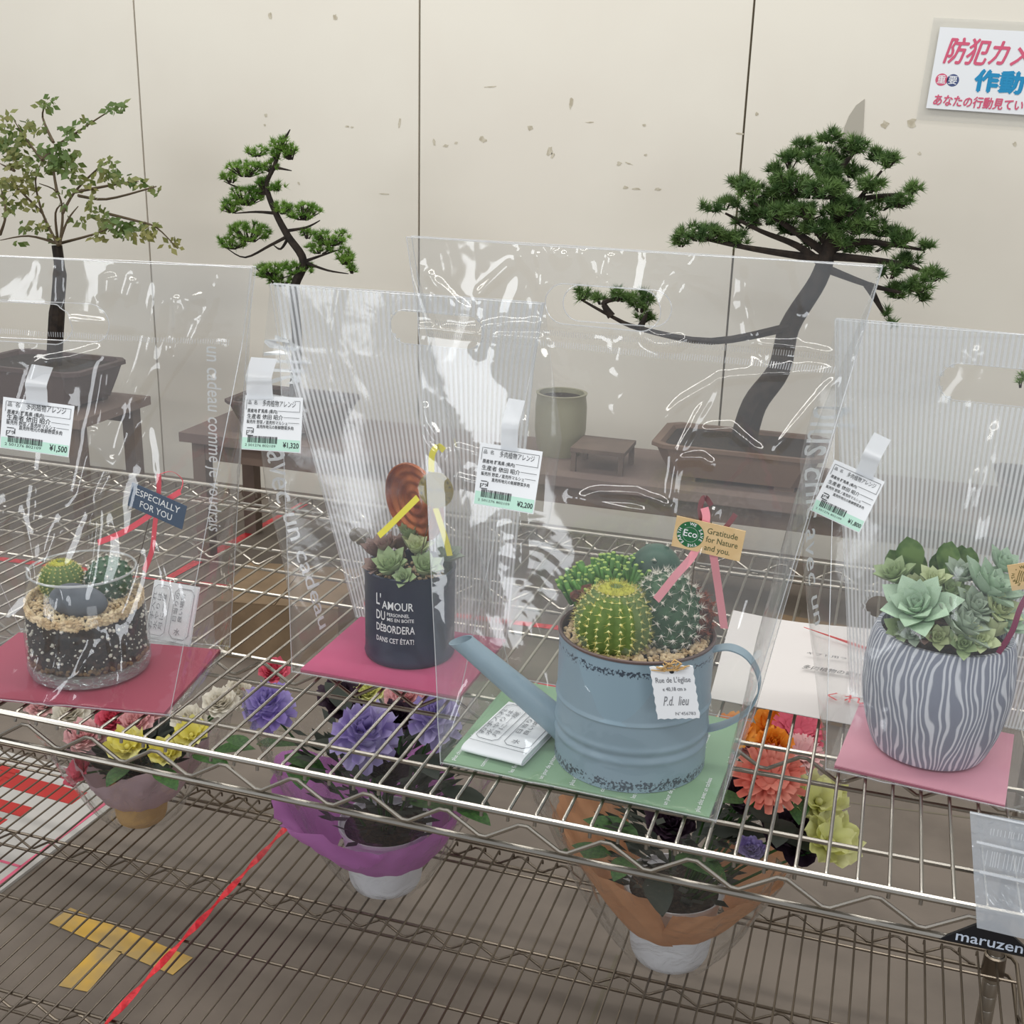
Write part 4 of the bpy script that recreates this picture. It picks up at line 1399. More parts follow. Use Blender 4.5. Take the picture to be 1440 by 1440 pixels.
# spout: hollow tapering tube with slanted mouth
sp0 = Vector((-0.066, -0.006, 0.020)); sp1 = Vector((-0.176, -0.012, 0.100))
ax = (sp1-sp0).normalized()
sd = ax.cross(Vector((0, 1, 0))).normalized(); s2 = ax.cross(sd)
vs = []; fs = []; sg_ = 28
ring_r = [(0.0, 0.0158), (0.05, 0.0150), (0.93, 0.0108), (1.0, 0.0108)]
for inner in (0, 1):
    for (q, r) in (ring_r if not inner else [(1.0, 0.0098), (0.80, 0.0102), (0.5, 0.011)]):
        for k in range(sg_):
            a = 2*math.pi*k/sg_
            off = 0.0
            if q >= 0.99: off = 0.007*math.cos(a+math.pi*0.0)
            p = sp0+(sp1-sp0)*q+(sd*math.cos(a)+s2*math.sin(a))*r+ax*off
            vs.append(p)
for i in range(6):
    for k in range(sg_):
        k2 = (k+1) % sg_
        fs.append((i*sg_+k, i*sg_+k2, (i+1)*sg_+k2, (i+1)*sg_+k))
fs.append(tuple(6*sg_+k for k in range(sg_)))
MB().add(vs, fs).build('spout', 'spout', wc)
# handle band
hp = [(0.070, 0.004, WH-0.012), (0.088, 0.004, WH-0.006), (0.106, 0.004, WH-0.012), (0.118, 0.004, WH-0.030), (0.119, 0.004, WH-0.050), (0.110, 0.004, WH-0.070), (0.092, 0.004, WH-0.086), (0.072, 0.004, WH-0.096)]
strip(hp, 0.016, (0, 1, 0), 0.0007).build('handle', 'spout', wc)
# plants in the can (local)
def L3(px, py, y): 
    p = at(px, py, y); return (p.x-wx, p.y-wy, p.z-CB)
golden_ball(wc, (-0.016, -0.032, WH+0.018), 0.0375, ribs=21, squash=0.98, spL=0.007)
star_ball(wc, (0.028, -0.004, WH+0.022), 0.031, squash=1.28, rows=10, per=14, spL=0.0075)
# reddish spiny cactus behind right
star_ball(wc, (0.045, 0.018, WH+0.014), 0.024, squash=1.1, rows=7, per=12, spL=0.008, mt='bark', name='rust_cactus', extra='spine_r')
o = star_ball(wc, (0.006, 0.045, WH+0.040), 0.0270, squash=1.2, rows=3, per=5, spL=0.004, mt='dkcactus', name='smooth_cactus')
# bark piece left
bk = MB()
for i in range(26):
    bk.ico((-0.048+random.uniform(-.014, .022), 0.010+random.uniform(-.02, .02), WH+random.uniform(-.006, .028)), random.uniform(.005, .009), jit=.25)
bk.build('bark_piece', 'bark', wc, smooth=False)
# coral-like branching succulent
cs = MB(); ct = MB()
for i in range(330):
    a = random.uniform(0, 6.28); q = random.random()**0.6
    bx = -0.032+0.046*q*math.cos(a); by = 0.036+0.026*q*math.sin(a)
    bz = WH+0.018+0.022*(1-q)
    hgt = random.uniform(0.016, 0.034)*(1.0-0.30*q)+0.010*(bx > -0.02)
    d = Vector((math.cos(a)*q*0.6, math.sin(a)*q*0.5, 1)).normalized()
    p0 = Vector((bx, by, bz-0.014)); p1 = p0+d*hgt*0.7; p2 = p1+(d+Vector((random.uniform(-.5, .5), random.uniform(-.5, .5), 0.1))).normalized()*hgt*0.55
    cs.tube([p0, p1, p2], [0.0018, 0.0023, 0.0026], 6)
    ct.ico(p2, 0.0025, (1, 1, .5))
cc = cs.build('coral_succulent', 'coral', wc, kind='stuff')
ct.build('stem_tips', 'coraltip', cc, smooth=False, kind='stuff')
MB().tube([(-0.034, 0.04, WH-0.01), (-0.034, 0.04, WH+0.024)], 0.026, 10).build('coral_core', 'cactus_g', wc)
# tall striped column cactus part near the top (behind, right of coral)
# hanging paper tag on twine
HY = 0.047
m_, w_, h_ = frame_from(at(914, 938, HY), at(974, 936, HY), at(911, 1011, HY))
ht = thing('hang_tag', 'white hang tag with handwriting tied with jute to the watering can rim', 'tag', mw=m_)
mb = MB(); n = 12
outl = []
for (x0, y0, x1, y1) in ((-.5, -.5, .5, -.5), (.5, -.5, .5, .5), (.5, .5, -.5, .5), (-.5, .5, -.5, -.5)):
    for k in range(n):
        u = k/n; j = (0.012 if k % 2 else -0.012)
        x = x0+(x1-x0)*u; y = y0+(y1-y0)*u
        if x0 == x1: x += j
        else: y += j*0.7
        outl.append((x*w_, y*h_))
nn = len(outl)
mb.v = [(x, y, -0.0006) for x, y in outl]+[(x, y, 0.0006) for x, y in outl]
mb.f = [tuple(range(nn, 2*nn)), tuple(range(nn))[::-1]]+[(k, (k+1) % nn, nn+(k+1) % nn, nn+k) for k in range(nn)]
cd_ = mb.build('card', 'white', ht, smooth=False)
t = MB(); put_text(t, "Rue de L'église", 0, h_*.20, 0.0075, 'c', width=w_*.82, z=0.001, bold=.004); put_text(t, '« 40,18 cm »', 0, h_*.04, 0.0052, 'c', width=w_*.55, z=0.001, bold=.012)
put_text(t, 'P.d.  lieu', 0, -h_*.24, 0.013, 'c', width=w_*.62, z=0.001, shear=0.5); put_text(t, 'N°456783', w_*.42, -h_*.43, 0.0045, 'r', z=0.001)
t.build('lettering', 'inkgrey', cd_, smooth=False)
t = MB(); vs = [(0.0022*math.cos(k)*1.0, h_*.41+0.0022*math.sin(k), 0.001) for k in [2*math.pi*i/12 for i in range(12)]]
t.add(vs, [tuple(range(12))]); t.build('eyelet', 'ink', cd_, smooth=False)
jt = MB()
for i in range(16):
    a = random.uniform(0, 6.28)
    p0 = Vector((-0.012+0.024*random.random(), h_*.47+random.uniform(-.001, .003), 0.002))
    jt.tube([p0, p0+Vector((random.uniform(-.006, .006), random.uniform(-.002, .006), random.uniform(0, .003))), p0+Vector((random.uniform(-.012, .012), random.uniform(-.003, .006), random.uniform(-.002, .003)))], 0.0006, 4)
jt.tube([(-0.013, h_*.50, 0.001), (-0.004, h_*.45, 0.003), (0.004, h_*.46, 0.003), (0.010, h_*.56, 0.002), (0.004, h_*.62, 0.0), (-0.002, h_*.5, 0.002)], 0.0011, 5)
jt.build('jute_bow', 'jute', ht, smooth=False)
# eco tag
Y3 = 0.092
def d3(o_, w, h):
    mb = MB(); cx = -w*.26; r = h*.42
    mb.add([(cx+r*math.cos(2*math.pi*k/36), r*math.sin(2*math.pi*k/36), 0.0006) for k in range(36)], [tuple(range(36))]); dsk = mb.build('green_disc', 'ecogreen', o_, smooth=False)
    t = MB(); star_text_ring(t, 'WE SAVE THE EARTH • ', cx, 0, r*.72, 0.0040, 0.0009); put_text(t, 'Eco', cx, -0.002, 0.0088, 'c', z=0.0009, bold=0.01)
    for i in range(40):
        a = 2*math.pi*i/40
        t.box((cx+r*.56*math.cos(a), r*.56*math.sin(a), 0.0009), (0.0004, 0.0004, 0.0001))
    t.build('white_lettering', 'whiteink', dsk, smooth=False)
    t = MB()
    for i, s_ in enumerate(('Gratitude', 'for Nature', 'and you.')):
        put_text(t, s_, -w*.03, h*(.16-.27*i), 0.0078, width=w*(.44, .46, .37)[i], z=0.0006, bold=0.006)
    t.build('green_lettering', mat('olive_ink', (92, 96, 62), .7), o_, smooth=False)
gift_tag(at(952, 725, Y3), at(1049, 747, Y3), at(943, 767, Y3), 'tan eco gift tag with green round emblem on pink ribbon', 'tagkraft', d3,
    [([at(990, 715, Y3+.006), at(992, 735, Y3+.002), at(975, 780, Y3-.002), at(950, 810, Y3-.004), at(922, 845, Y3-.004)], 0.0075, 'pinkrib'),
     ([at(1000, 765, Y3+.002), at(1004, 790, Y3), at(1010, 830, Y3+.002), at(1018, 885, Y3+.004)], 0.0075, 'pinkrib'),
     ([at(990, 745, Y3+.004), at(984, 718, Y3+.008), at(990, 700, Y3+.012), at(1000, 712, Y3+.01)], 0.0050, 'darkrib'),
     ([at(1012, 750, Y3+.004), at(1024, 738, Y3+.01), at(1034, 724, Y3+.012)], 0.0050, 'darkrib')],
    pick=[at(985, 745, Y3), at(975, 800, Y3+.02), at(965, 880, Y3+.035)])

# ================================================================== 4  GROOVED POT
gx, gy = 0.655, 0.252
gp = thing('succulent_pot', 'rounded blue grey pot with scored white lines full of echeverias and jade', 'potted plant', (gx, gy, TOPC))
prof = []
for i in range(41):
    u = i/40
    z = 0.128*u
    r = 0.049+0.0225*math.sin(math.pi*min(1, u**0.75*0.86+0.02))**0.9
    r = 0.048+(0.0715-0.048)*math.sin(math.pi*(0.04+0.72*u))**0.8
    prof.append((r, z))
rt = prof[-1][0]
pf = [(0.0001, 0.0), (0.042, 0.0), (0.046, 0.0015)]+prof[1:]
pf += [(rt-0.001, 0.130), (rt-0.005, 0.130), (rt-0.006, 0.120)]
rs_ = random.Random(4)
MB().lathe(pf, 180, fn=lambda r, z, a: r+0.0007*abs(math.sin(a*30+1.2*math.sin(z*40+a*3)+0.8*math.sin(a*7)))*(1 if 0.004 < z < 0.128 else 0), uv=True).build('pot', 'ribbed', gp)
MB().lathe([(0.0001, 0.122), (rt-0.004, 0.120)], 32).build('soil', 'soil', gp)
def G3(px, py, y):
    p = at(px, py, y); return (p.x-gx, p.y-gy, p.z-TOPC)
rosette(gp, G3(1292, 862, gy-0.038), 0.040, 'ech1', 24, (0.62, -0.30), emin=4)
rosette(gp, G3(1345, 885, gy-0.046), 0.034, 'ech2', 24, (0.62, 0.10), emin=8, rot=1)
rosette(gp, G3(1392, 895, gy-0.034), 0.024, 'ech3', 20, (0.4, 0.35), emin=20, rot=2)
rosette(gp, G3(1260, 815, gy-0.006), 0.025, 'ech5', 18, (0.3, -0.4), emin=15)
rosette(gp, G3(1312, 822, gy-0.010), 0.020, 'ech3', 18, (0.4, 0.0), emin=25)
rosette(gp, G3(1385, 835, gy-0.010), 0.036, 'ech1', 22, (0.45, 0.35), emin=10, rot=.6)
rosette(gp, G3(1350, 815, gy+0.000), 0.024, 'ech2', 18, (0.3, 0.1), emin=20)
rosette(gp, G3(1398, 862, gy-0.022), 0.024, 'ech3', 18, (0.5, 0.5), emin=15)
rosette(gp, G3(1300, 895, gy-0.050), 0.016, 'ech4', 12, (0.9, -0.1), emin=20)
rosette(gp, G3(1405, 800, gy+0.015), 0.024, 'ech1', 18, (0.2, 0.4), emin=15)
rosette(gp, G3(1330, 862, gy-0.024), 0.026, 'ech5', 20, (0.5, 0.0), emin=20)
rosette(gp, G3(1365, 862, gy-0.024), 0.028, 'ech2', 22, (0.5, 0.15), emin=18, rot=.4)
rosette(gp, G3(1268, 888, gy-0.040), 0.020, 'ech5', 16, (0.8, -0.4), emin=15)
rosette(gp, G3(1318, 898, gy-0.052), 0.019, 'ech3', 16, (0.9, 0.0), emin=15)
rosette(gp, G3(1376, 902, gy-0.050), 0.020, 'ech3', 16, (0.8, 0.2), emin=15)
rosette(gp, G3(1290, 835, gy+0.000), 0.024, 'ech3', 18, (0.3, -0.1), emin=20)
rosette(gp, G3(1354, 908, gy-0.055), 0.020, 'ech5', 16, (0.9, 0.0), emin=12)
rosette(gp, G3(1284, 893, gy-0.048), 0.018, 'ech2', 16, (0.9, -0.2), emin=12)
rosette(gp, G3(1336, 838, gy-0.012), 0.022, 'ech5', 18, (0.4, 0.0), emin=20)
rosette(gp, G3(1412, 880, gy-0.024), 0.022, 'ech1', 16, (0.5, 0.5), emin=15)
# jade: upright paddles
jd = MB().tube([(-0.03, 0.028, 0.11), (-0.03, 0.028, 0.15)], 0.006, 8); jd.tube([(0.01, 0.03, 0.11), (0.012, 0.03, 0.15)], 0.006, 8)
jb = jd.build('jade_plant', 'flgreen', gp)
me = leafdata('jade', 'jade')
for (px, py, bx, by, y, L) in ((1275, 753, 1285, 812, gy+.014, .036), (1250, 772, 1272, 818, gy+.02, .028), (1296, 775, 1290, 815, gy+.028, .030), (1340, 760, 1328, 812, gy+.018, .034), (1318, 775, 1322, 815, gy+.03, .028), (1326, 762, 1328, 808, gy+.03, .034), (1366, 768, 1352, 815, gy+.022, .032), (1352, 765, 1345, 810, gy+.032, .030), (1340, 795, 1322, 818, gy+.008, .024)):
    p0 = Vector(G3(bx, by, y)); p1 = Vector(G3(px, py, y-0.004))
    d = p1-p0
    xa = d.normalized(); za = Vector((random.uniform(-.9, .9), -1, random.uniform(0, .6))); za = (za-xa*za.dot(xa)).normalized(); ya = za.cross(xa)
    mm = Matrix.Identity(4)
    for i, v in enumerate((xa, ya, za)):
        for j in range(3): mm[j][i] = v[j]*d.length*(0.92 if i == 1 else 1)
    mm.translation = p0
    inst(me, 'leaf', jb, mm)
Y4 = 0.195
def d4(o_, w, h):
    t = MB(); star_text_ring(t, 'WE SAVE THE EARTH • ', -w*.26, 0, h*.30, 0.0040, 0.0006)
    # small leaf-sprig line drawing
    for k in range(5):
        t.tube([(-w*.40+k*.002, -h*.2, .0006), (-w*.36+k*.002, h*.02*k, .0006), (-w*.30+k*.0015, h*.25-k*.001, .0006)], 0.0003, 4)
    t.build('lettering', mat('sepia_ink', (104, 100, 50), .7), o_, smooth=False)
gift_tag(at(1416, 795, Y4), at(1500, 782, Y4), at(1414, 832, Y4), 'tan gift tag with olive drawing on a wine ribbon beside the echeverias', 'tagkraft', d4,
    [([at(1470, 800, Y4), at(1438, 850, Y4-.004), at(1424, 888, Y4-.006), at(1404, 920, Y4-.004)], 0.0050, 'winerib')],
    pick=[at(1460, 800, Y4), at(1445, 840, Y4+.02), at(1425, 890, Y4+.03)])

# ================================================================== paper on the shelf
pts = [(.418,.544),(.621,.541),(.618,.272),(.428,.282)]
pp = thing('handwritten_notice', 'white A4 notice with red marker line lying on the shelf between the bags', 'paper', (0.52, 0.41, 0.001))
vs = []; fs = []; nxx, nyy = 12, 16
for sdz in (0, 0.0006):
    for j in range(nyy+1):
        for i in range(nxx+1):
            u = i/nxx; v = j/nyy
            a = Vector(pts[3]).lerp(Vector(pts[2]), u); b = Vector(pts[0]).lerp(Vector(pts[1]), u)
            p = a.lerp(b, v)
            vs.append((p.x-0.52, p.y-0.41, 0.003+0.003*math.sin(u*5+v*3)*v+sdz))
n = (nxx+1)*(nyy+1)
for j in range(nyy):
    for i in range(nxx):
        a = j*(nxx+1)+i
        fs.append((n+a, n+a+1, n+a+nxx+2, n+a+nxx+1)); fs.append((a, a+nxx+1, a+nxx+2, a+1))
MB().add(vs, fs).build('sheet', mat('notice_paper', (206, 200, 196), .8), pp)
t = MB(); 
put_text(t, '多肉植物の寄せ植え', -0.002, -0.020, 0.012, z=0.0075, width=0.085, shear=.3, bold=.01); put_text(t, 'ギフト用ラッピング', 0.0, 0.022, 0.008, z=0.0075, width=0.085)
t.build('black_handwriting', 'ink', pp, smooth=False)
t = MB(); t.tube([(-0.01, 0.10, 0.0085), (0.03, 0.08, 0.0085), (0.065, 0.062, 0.0085), (0.10, 0.056, 0.0085)], [0.0004, 0.0012, 0.0022, 0.001], 4)
put_text(t, 'くれ', 0.03, -0.09, 0.022, z=0.0075, bold=.01); t.build('red_handwriting', 'red', pp, smooth=False)

# ================================================================== hanging pouch at right
pc = thing('plastic_price_pouch', 'milky plastic pouch with faint printed lines hanging over the front rail at right', 'pouch', (0.735, -0.016, 0.0))
vs = []; fs = []
nu_, nv_ = 24, 40
for side in (0, 1):
    for j in range(nv_+1):
        for i in range(nu_+1):
            u = i/nu_; v = j/nv_
            x = -0.062+0.128*u+0.020*(1-v)*(1-u)
            z = -0.010+0.105*v
            y = -0.004 - 0.004*math.sin(v*7+u*3)*0.6 - side*0.004*math.sin(math.pi*u)*math.sin(math.pi*v)
            vs.append((x, y, z))
n = (nu_+1)*(nv_+1)
for s_ in (0, 1):
    for j in range(nv_):
        for i in range(nu_):
            a = s_*n+j*(nu_+1)+i
            fs.append((a, a+1, a+nu_+2, a+nu_+1))
MB().add(vs, fs).build('milky_sheet', 'pouch', pc)
t = MB()
rs_ = random.Random(3)
for (z0_, z1_) in ((0.080, 0.086), (0.052, 0.066)):
    x = -0.045
    while x < 0.055:
        t.box((x, -0.0105, (z0_+z1_)/2), (0.0006, 0.0002, z1_-z0_)); x += rs_.uniform(.0015, .004)
t.build('embossed_print', 'frost', pc, smooth=False)
t = MB(); t.tube([(-0.054, -0.011, 0.072), (0.06, -0.011, 0.066)], 0.0012, 5); t.tube([(-0.048, -0.011, 0.046), (0.06, -0.011, 0.042)], 0.0014, 5); t.tube([(-0.062, -0.008, 0.095), (0.066, -0.008, 0.090)], 0.0008, 5)
t.build('fold_lines', 'frost', pc)

# ================================================================== red strings, floor signs
def tape_strip(name, label, a, b, w, z, sag=0, mt='redtape', grp=None, twist=True):
    mb = MB(); n = 60
    a = Vector((*a, z)); b = Vector((*b, z))
    d = (b-a).normalized(); o_ = d.cross(Vector((0, 0, 1)))
    vs = []
    for i in range(n+1):
        p = a.lerp(b, i/n)
        an = (math.sin(i*0.9)*0.6 if twist else 0)
        q = o_*math.cos(an)*w/2+Vector((0, 0, 1))*math.sin(an)*w/2
        up = Vector((0, 0, 0.0006+(w/2 if twist else 0)))
        vs += [p-q+up, p+q+up, p+q+up+Vector((0, 0, .0005)), p-q+up+Vector((0, 0, .0005))]
    fs = []
    for i in range(n):
        for k in range(4):
            k2 = (k+1) % 4
            fs.append((i*4+k, i*4+k2, i*4+4+k2, i*4+4+k))
    fs += [(0, 3, 2, 1), (n*4, n*4+1, n*4+2, n*4+3)]
    mb.add(vs, fs)
    return tag(mb.build(name, mt, smooth=False), label, 'tape', grp)
tape_strip('plastic_string', 'twisted red plastic string lying across the lower wire shelf', (-0.347, -0.01), (-0.342, 0.80), 0.010, -0.6025)
tape_strip('floor_tape', 'long red floor tape line running parallel to the wall behind the rack', (-3.2, 1.99), (0.9, 2.27), 0.03, FZ+0.001, twist=False)
tape_strip('floor_tape', 'short red floor tape line at right angles to the long one, on the left', (-1.511, 2.08), (-1.466, 2.97), 0.035, FZ+0.0016, twist=False)
tape_strip('floor_tape', 'small red tape scrap on the floor behind the watering can', (-0.21, 1.80), (-0.13, 1.80), 0.05, FZ+0.001, twist=False)
def yel(nm, lab, a, b, w):
    return tape_strip(nm, lab, a, b, w, FZ+0.001, mt='yellowtape', twist=False)
yel('floor_tape', 'worn yellow floor tape crossbar of a T mark seen through the lower shelf', (-0.745, 0.60), (-0.46, 0.555), 0.05)
yel('floor_tape', 'worn yellow floor tape stem of a T mark seen through the lower shelf', (-0.607, 0.55), (-0.60, 0.445), 0.055)
# red-white floor notice
fs_ = thing('floor_notice', 'white notice board with thick red characters lying on the floor under the rack', 'sign', (-1.13, 0.82, FZ), rz=math.radians(-3))
MB().box((0, 0, 0.003), (0.50, 0.44, 0.006)).build('board', mat('worn_board', (184, 180, 174), .8), fs_, smooth=False)
t = MB()
for (y, x0, x1, h_) in ((0.125, -0.06, 0.17, 0.050), (0.04, -0.12, 0.11, 0.036), (-0.015, -0.14, 0.09, 0.036)):
    t.box(((x0+x1)/2, y, 0.0065), (x1-x0, h_, 0.001))
t.box((-0.10, 0.04, 0.0065), (0.03, 0.25, 0.001), Matrix.Rotation(-.5, 3, 'Z'))
heavy(t, '注意', -0.245, 0.07, 0.12, 0.005, z=0.0068)
t.build('red_lettering', 'signred', fs_, smooth=False)
t = MB()
for (x, y, w, d) in ((0.232, 0, 0.008, 0.40), (0, -0.115, 0.46, 0.006)): t.box((x, y, 0.0066), (w, d, 0.0008))
t.build('pink_frame', 'rose', fs_, smooth=False)
# ================================================================== bonsai table + bonsai
TZ = -0.36
random.seed(3)
def low_table(label, x, y, w, d):
    tb = thing('display_table', label, 'table', (x, y, FZ), 'low display tables by the wall')
    MB().box((0, 0, TZ-FZ-0.015), (w, d, 0.03)).build('tabletop', 'cloth', tb, smooth=False)
    for sx in (-1, 1):
        for sy in (-1, 1):
            MB().box((sx*(w/2-0.05), sy*(d/2-0.05), (TZ-FZ-0.03)/2), (0.045, 0.045, TZ-FZ-0.03)).build('leg', 'wood', tb, smooth=False)
    for sy in (-1, 1):
        MB().box((0, sy*(d/2-0.04), TZ-FZ-0.06), (w-0.1, 0.02, 0.06)).build('apron', 'wood', tb, smooth=False)
low_table('low brown display table by the wall under the leafy bonsai at far left', -2.55, 2.46, 1.3, 0.40)
low_table('long low brown display table by the wall under the pine bonsai', 0.02, 2.46, 3.1, 0.40)
# cardboard boxes on floor
def carton(label, x, y, w, d, h, rz):
    r = thing('cardboard_box', label, 'box', (x, y, FZ), rz=math.radians(rz))
    MB().box((0, 0, h/2), (w, d, h)).build('box_body', 'cardboard', r, smooth=False)
    for s_ in (-1, 1): MB().box((s_*w*.252, 0, h+0.002), (w*.492, d, 0.003)).build('flap', 'cardboard', r, smooth=False)
carton('brown cardboard box on the floor behind the rack, below the navy tin', -0.93, 1.85, 0.34, 0.30, 0.16, 12)
carton('brown cardboard box on the floor behind the rack, near the white notice', 0.50, 2.0, 0.34, 0.26, 0.16, -5)

def tuft(mb, p, d, R, n, spread=1.0):
    d = Vector(d).normalized()
    for i in range(n):
        o = Vector((random.gauss(0, 1), random.gauss(0, 1), random.gauss(0, 1))).normalized()
        q = (d*0.75+o*spread)
        mb.needle(p, q, R*random.uniform(.6, 1.15), R*0.06)
def tray(root, w, d, h, mt):
    mb = MB()
    R8 = lambda a, b, z: [(a*sx, b*sy, z) for sx, sy in ((1, .8), (.85, 1), (-.85, 1), (-1, .8), (-1, -.8), (-.85, -1), (.85, -1), (1, -.8))]
    rings = [R8(w*.40, d*.40, 0.015), R8(w*.46, d*.46, h*.6), R8(w*.49, d*.49, h*.88), R8(w*.52, d*.52, h*.9), R8(w*.52, d*.52, h), R8(w*.47, d*.47, h), R8(w*.45, d*.45, h*.85)]
    vs = [v for r in rings for v in r]; fs = [tuple(range(8))[::-1]]
    for i in range(len(rings)-1):
        for k in range(8):
            k2 = (k+1) % 8; fs.append((i*8+k, i*8+k2, (i+1)*8+k2, (i+1)*8+k))
    mb.add(vs, fs)
    for sx in (-1, 1):
        for sy in (-1, 1): mb.box((sx*w*.3, sy*d*.3, 0.0075), (w*.12, d*.12, 0.015))
    p_ = mb.build('pot', mt, root, smooth=False)
    sm = MB(); sm.add([(v[0]*1.0, v[1]*1.0, h*.9) for v in rings[-1]], [tuple(range(8))]); sm.build('soil', 'soil', root, smooth=False)

def bonsai(label, base_px, YB_, trunk, branches, pads, foliage, R, dens, pot, seed, trunk_r, needles=34, spread=1.0, group='bonsai trees on the display table'):
    random.seed(seed)
    base = at(*base_px, YB_)
    root = thing('bonsai_tree', label, 'plant', (base.x, YB_, TZ), group)
    tray(root, *pot)
    o3 = Vector((base.x, YB_, TZ))
    T = [at(px, py, YB_+dy)-o3 for (px, py, dy) in trunk]
    T[0].z = pot[2]*0.8
    P = catmull(T, 5)
    rr = [trunk_r*(1-0.75*i/(len(P)-1)) for i in range(len(P))]
    MB().tube(P, rr, 9).build('trunk', 'trunk', root)
    br = MB()
    for b in branches:
        Q = catmull([at(px, py, YB_+dy)-o3 for (px, py, dy) in b], 4)
        br.tube(Q, [trunk_r*0.33*(1-0.75*i/(len(Q)-1)) for i in range(len(Q))], 6)
    fo = MB()
    for (cx, cy, rx, ry, dy) in pads:
        c = at(cx, cy, YB_+dy)-o3
        s_ = (at(cx+1, cy, YB_+dy)-at(cx, cy, YB_+dy)).x
        n = max(3, int(rx*ry*dens))
        for i in range(n):
            a = random.uniform(0, 6.28); q = math.sqrt(random.random())
            ux, uz = q*math.cos(a), q*math.sin(a)
            p = c+Vector((ux*rx*s_, random.uniform(-1, 1)*rx*s_*0.7*math.sqrt(max(0, 1-q*q*.8)), uz*ry*s_))
            tuft(fo, p, (ux*.5, random.uniform(-.4, .3), 0.9), R, needles, spread)
            if random.random() < 0.5:
                br.tube([p, c+Vector((ux*rx*s_*0.3, 0, -ry*s_*1.0))], [0.0016, 0.0026], 4)
    br.build('branches', 'trunk', root)
    fo.build('foliage', foliage, root, smooth=False, kind='stuff')
    return root
padsR = [(1165,193,15,9,0),(1128,208,13,10,.03),(1150,222,16,10,-.02),(1200,205,20,11,0),(1180,218,15,9,.03),(1112,226,14,11,-.03),(1092,240,12,9,.02),(1165,240,20,12,-.05),(1248,226,14,10,0),(1228,218,10,8,.04),(1198,240,16,10,.03),(1040,258,15,9,.03),(1058,270,20,10,-.03),(1020,288,17,7,.03),(1112,258,26,14,-.04),(1140,268,20,11,.06),
  (1158,268,24,12,-.08),(1225,262,20,10,-.03),(1282,268,12,9,0),(1266,284,16,8,-.04),(1190,292,24,12,-.06),(1140,298,28,10,-.08),(1240,288,16,8,.05),(1205,318,22,12,-.04),(1242,322,22,11,.04),(1268,336,15,11,-.03),(1080,292,24,12,.02),(1060,300,20,9,.05),
  (985,328,32,11,-.02),(958,338,11,9,.02),(1040,336,26,7,.02),(1020,330,14,8,0),(1302,348,9,8,0),(1276,368,18,10,.04),(1312,388,14,8,0),(1290,402,20,9,-.04),(1262,410,18,10,.03),(1252,384,14,8,-.03),(1296,418,10,6,0),(1246,440,6,6,0),(1250,458,7,5,0),
  (1000,292,14,6,0),(1078,308,24,8,.02),(1120,322,24,9,.05),(1150,322,22,10,-.06),(1182,338,16,8,-.04),(1228,346,20,8,.04),(1095,300,24,9,-.06),(1050,315,18,6,.04),(1140,345,12,5,.05),(1200,350,14,6,.05),(820,415,14,7,0),(845,422,12,6,.02),(872,416,18,8,-.02),(902,425,16,14,0),(905,445,12,8,.03),(1100,276,22,12,0),(1180,262,16,10,.06),(1215,300,18,8,0)]
bonsai('large dense dark green pine bonsai on the right, cropping above the watering can bag', (1045, 600), 2.46,
  [(1045,600,0),(1060,570,0),(1095,520,0),(1110,460,.02),(1150,395,0),(1165,350,0),(1176,310,0),(1172,260,0),(1166,210,0)],
  [[(1155,370,0),(1120,345,.0),(1070,325,.02),(1020,300,.03)],[(1160,355,0),(1110,320,-.03),(1060,285,-.03)],[(1165,345,0),(1130,300,0),(1100,250,-.03)],[(1170,350,0),(1210,340,.02),(1260,345,0),(1300,352,0)],
   [(1165,360,0),(1220,365,0),(1270,372,.03),(1320,390,0)],[(1172,320,0),(1200,290,0),(1240,240,0)],[(1174,300,0),(1210,280,0),(1280,272,0)],[(1160,365,0),(1060,350,0),(985,335,0)],[(1110,460,0),(1000,480,0),(900,462,0),(860,445,0),(815,420,0)],[(900,462,0),(910,440,0)],[(860,445,0),(850,425,0),(880,420,0)],
   [(1155,375,0),(1220,400,0),(1270,412,0)],[(1220,400,0),(1245,445,0)],[(1172,270,0),(1128,215,0)],[(1170,250,0),(1205,210,0)]],
  padsR, 'pine', 0.027, 0.11, (0.46, 0.28, 0.11, 'potclay'), 5, 0.040, 44, 1.0)
padsM = [(395,202,13,9,0),(408,214,12,9,0),(388,216,9,8,0),(360,213,14,6,0),(345,238,24,9,0),(325,250,14,6,0),(380,234,12,7,0),(372,262,14,10,0),(345,276,22,11,0),(325,290,15,8,0),(392,262,8,6,0),(398,292,12,8,0),(425,298,24,10,0),(350,326,26,12,0),(325,342,20,7,0),(372,330,8,5,0),
  (465,335,26,9,0),(450,350,20,6,0),(485,360,12,11,0),(495,378,7,6,0),(385,382,26,9,0),(418,378,22,8,0),(395,396,18,6,0),(432,330,10,5,0)]
bonsai('slender zigzag bonsai with flat bright green pads, second from the left', (413, 560), 2.46,
  [(413,560,0),(418,480,0),(413,410,0),(427,368,0),(405,332,0),(388,300,0),(375,262,0),(385,235,0),(398,200,0)],
  [[(405,332,0),(380,345,0),(345,362,0),(320,350,0)],[(427,368,0),(460,380,0),(490,385,0)],[(388,300,0),(360,298,0),(330,300,0)],[(378,268,0),(340,265,0),(315,255,0)],[(385,235,0),(410,240,0)],[(400,325,0),(430,320,0),(450,310,0)],[(427,368,0),(450,360,0),(480,350,0)],[(405,335,0),(395,350,0),(385,345,0)],[(398,200,0),(408,182,0)]],
  padsM, 'pine2', 0.019, 0.22, (0.36, 0.26, 0.10, 'potbrown'), 9, 0.018, 34, 0.9)
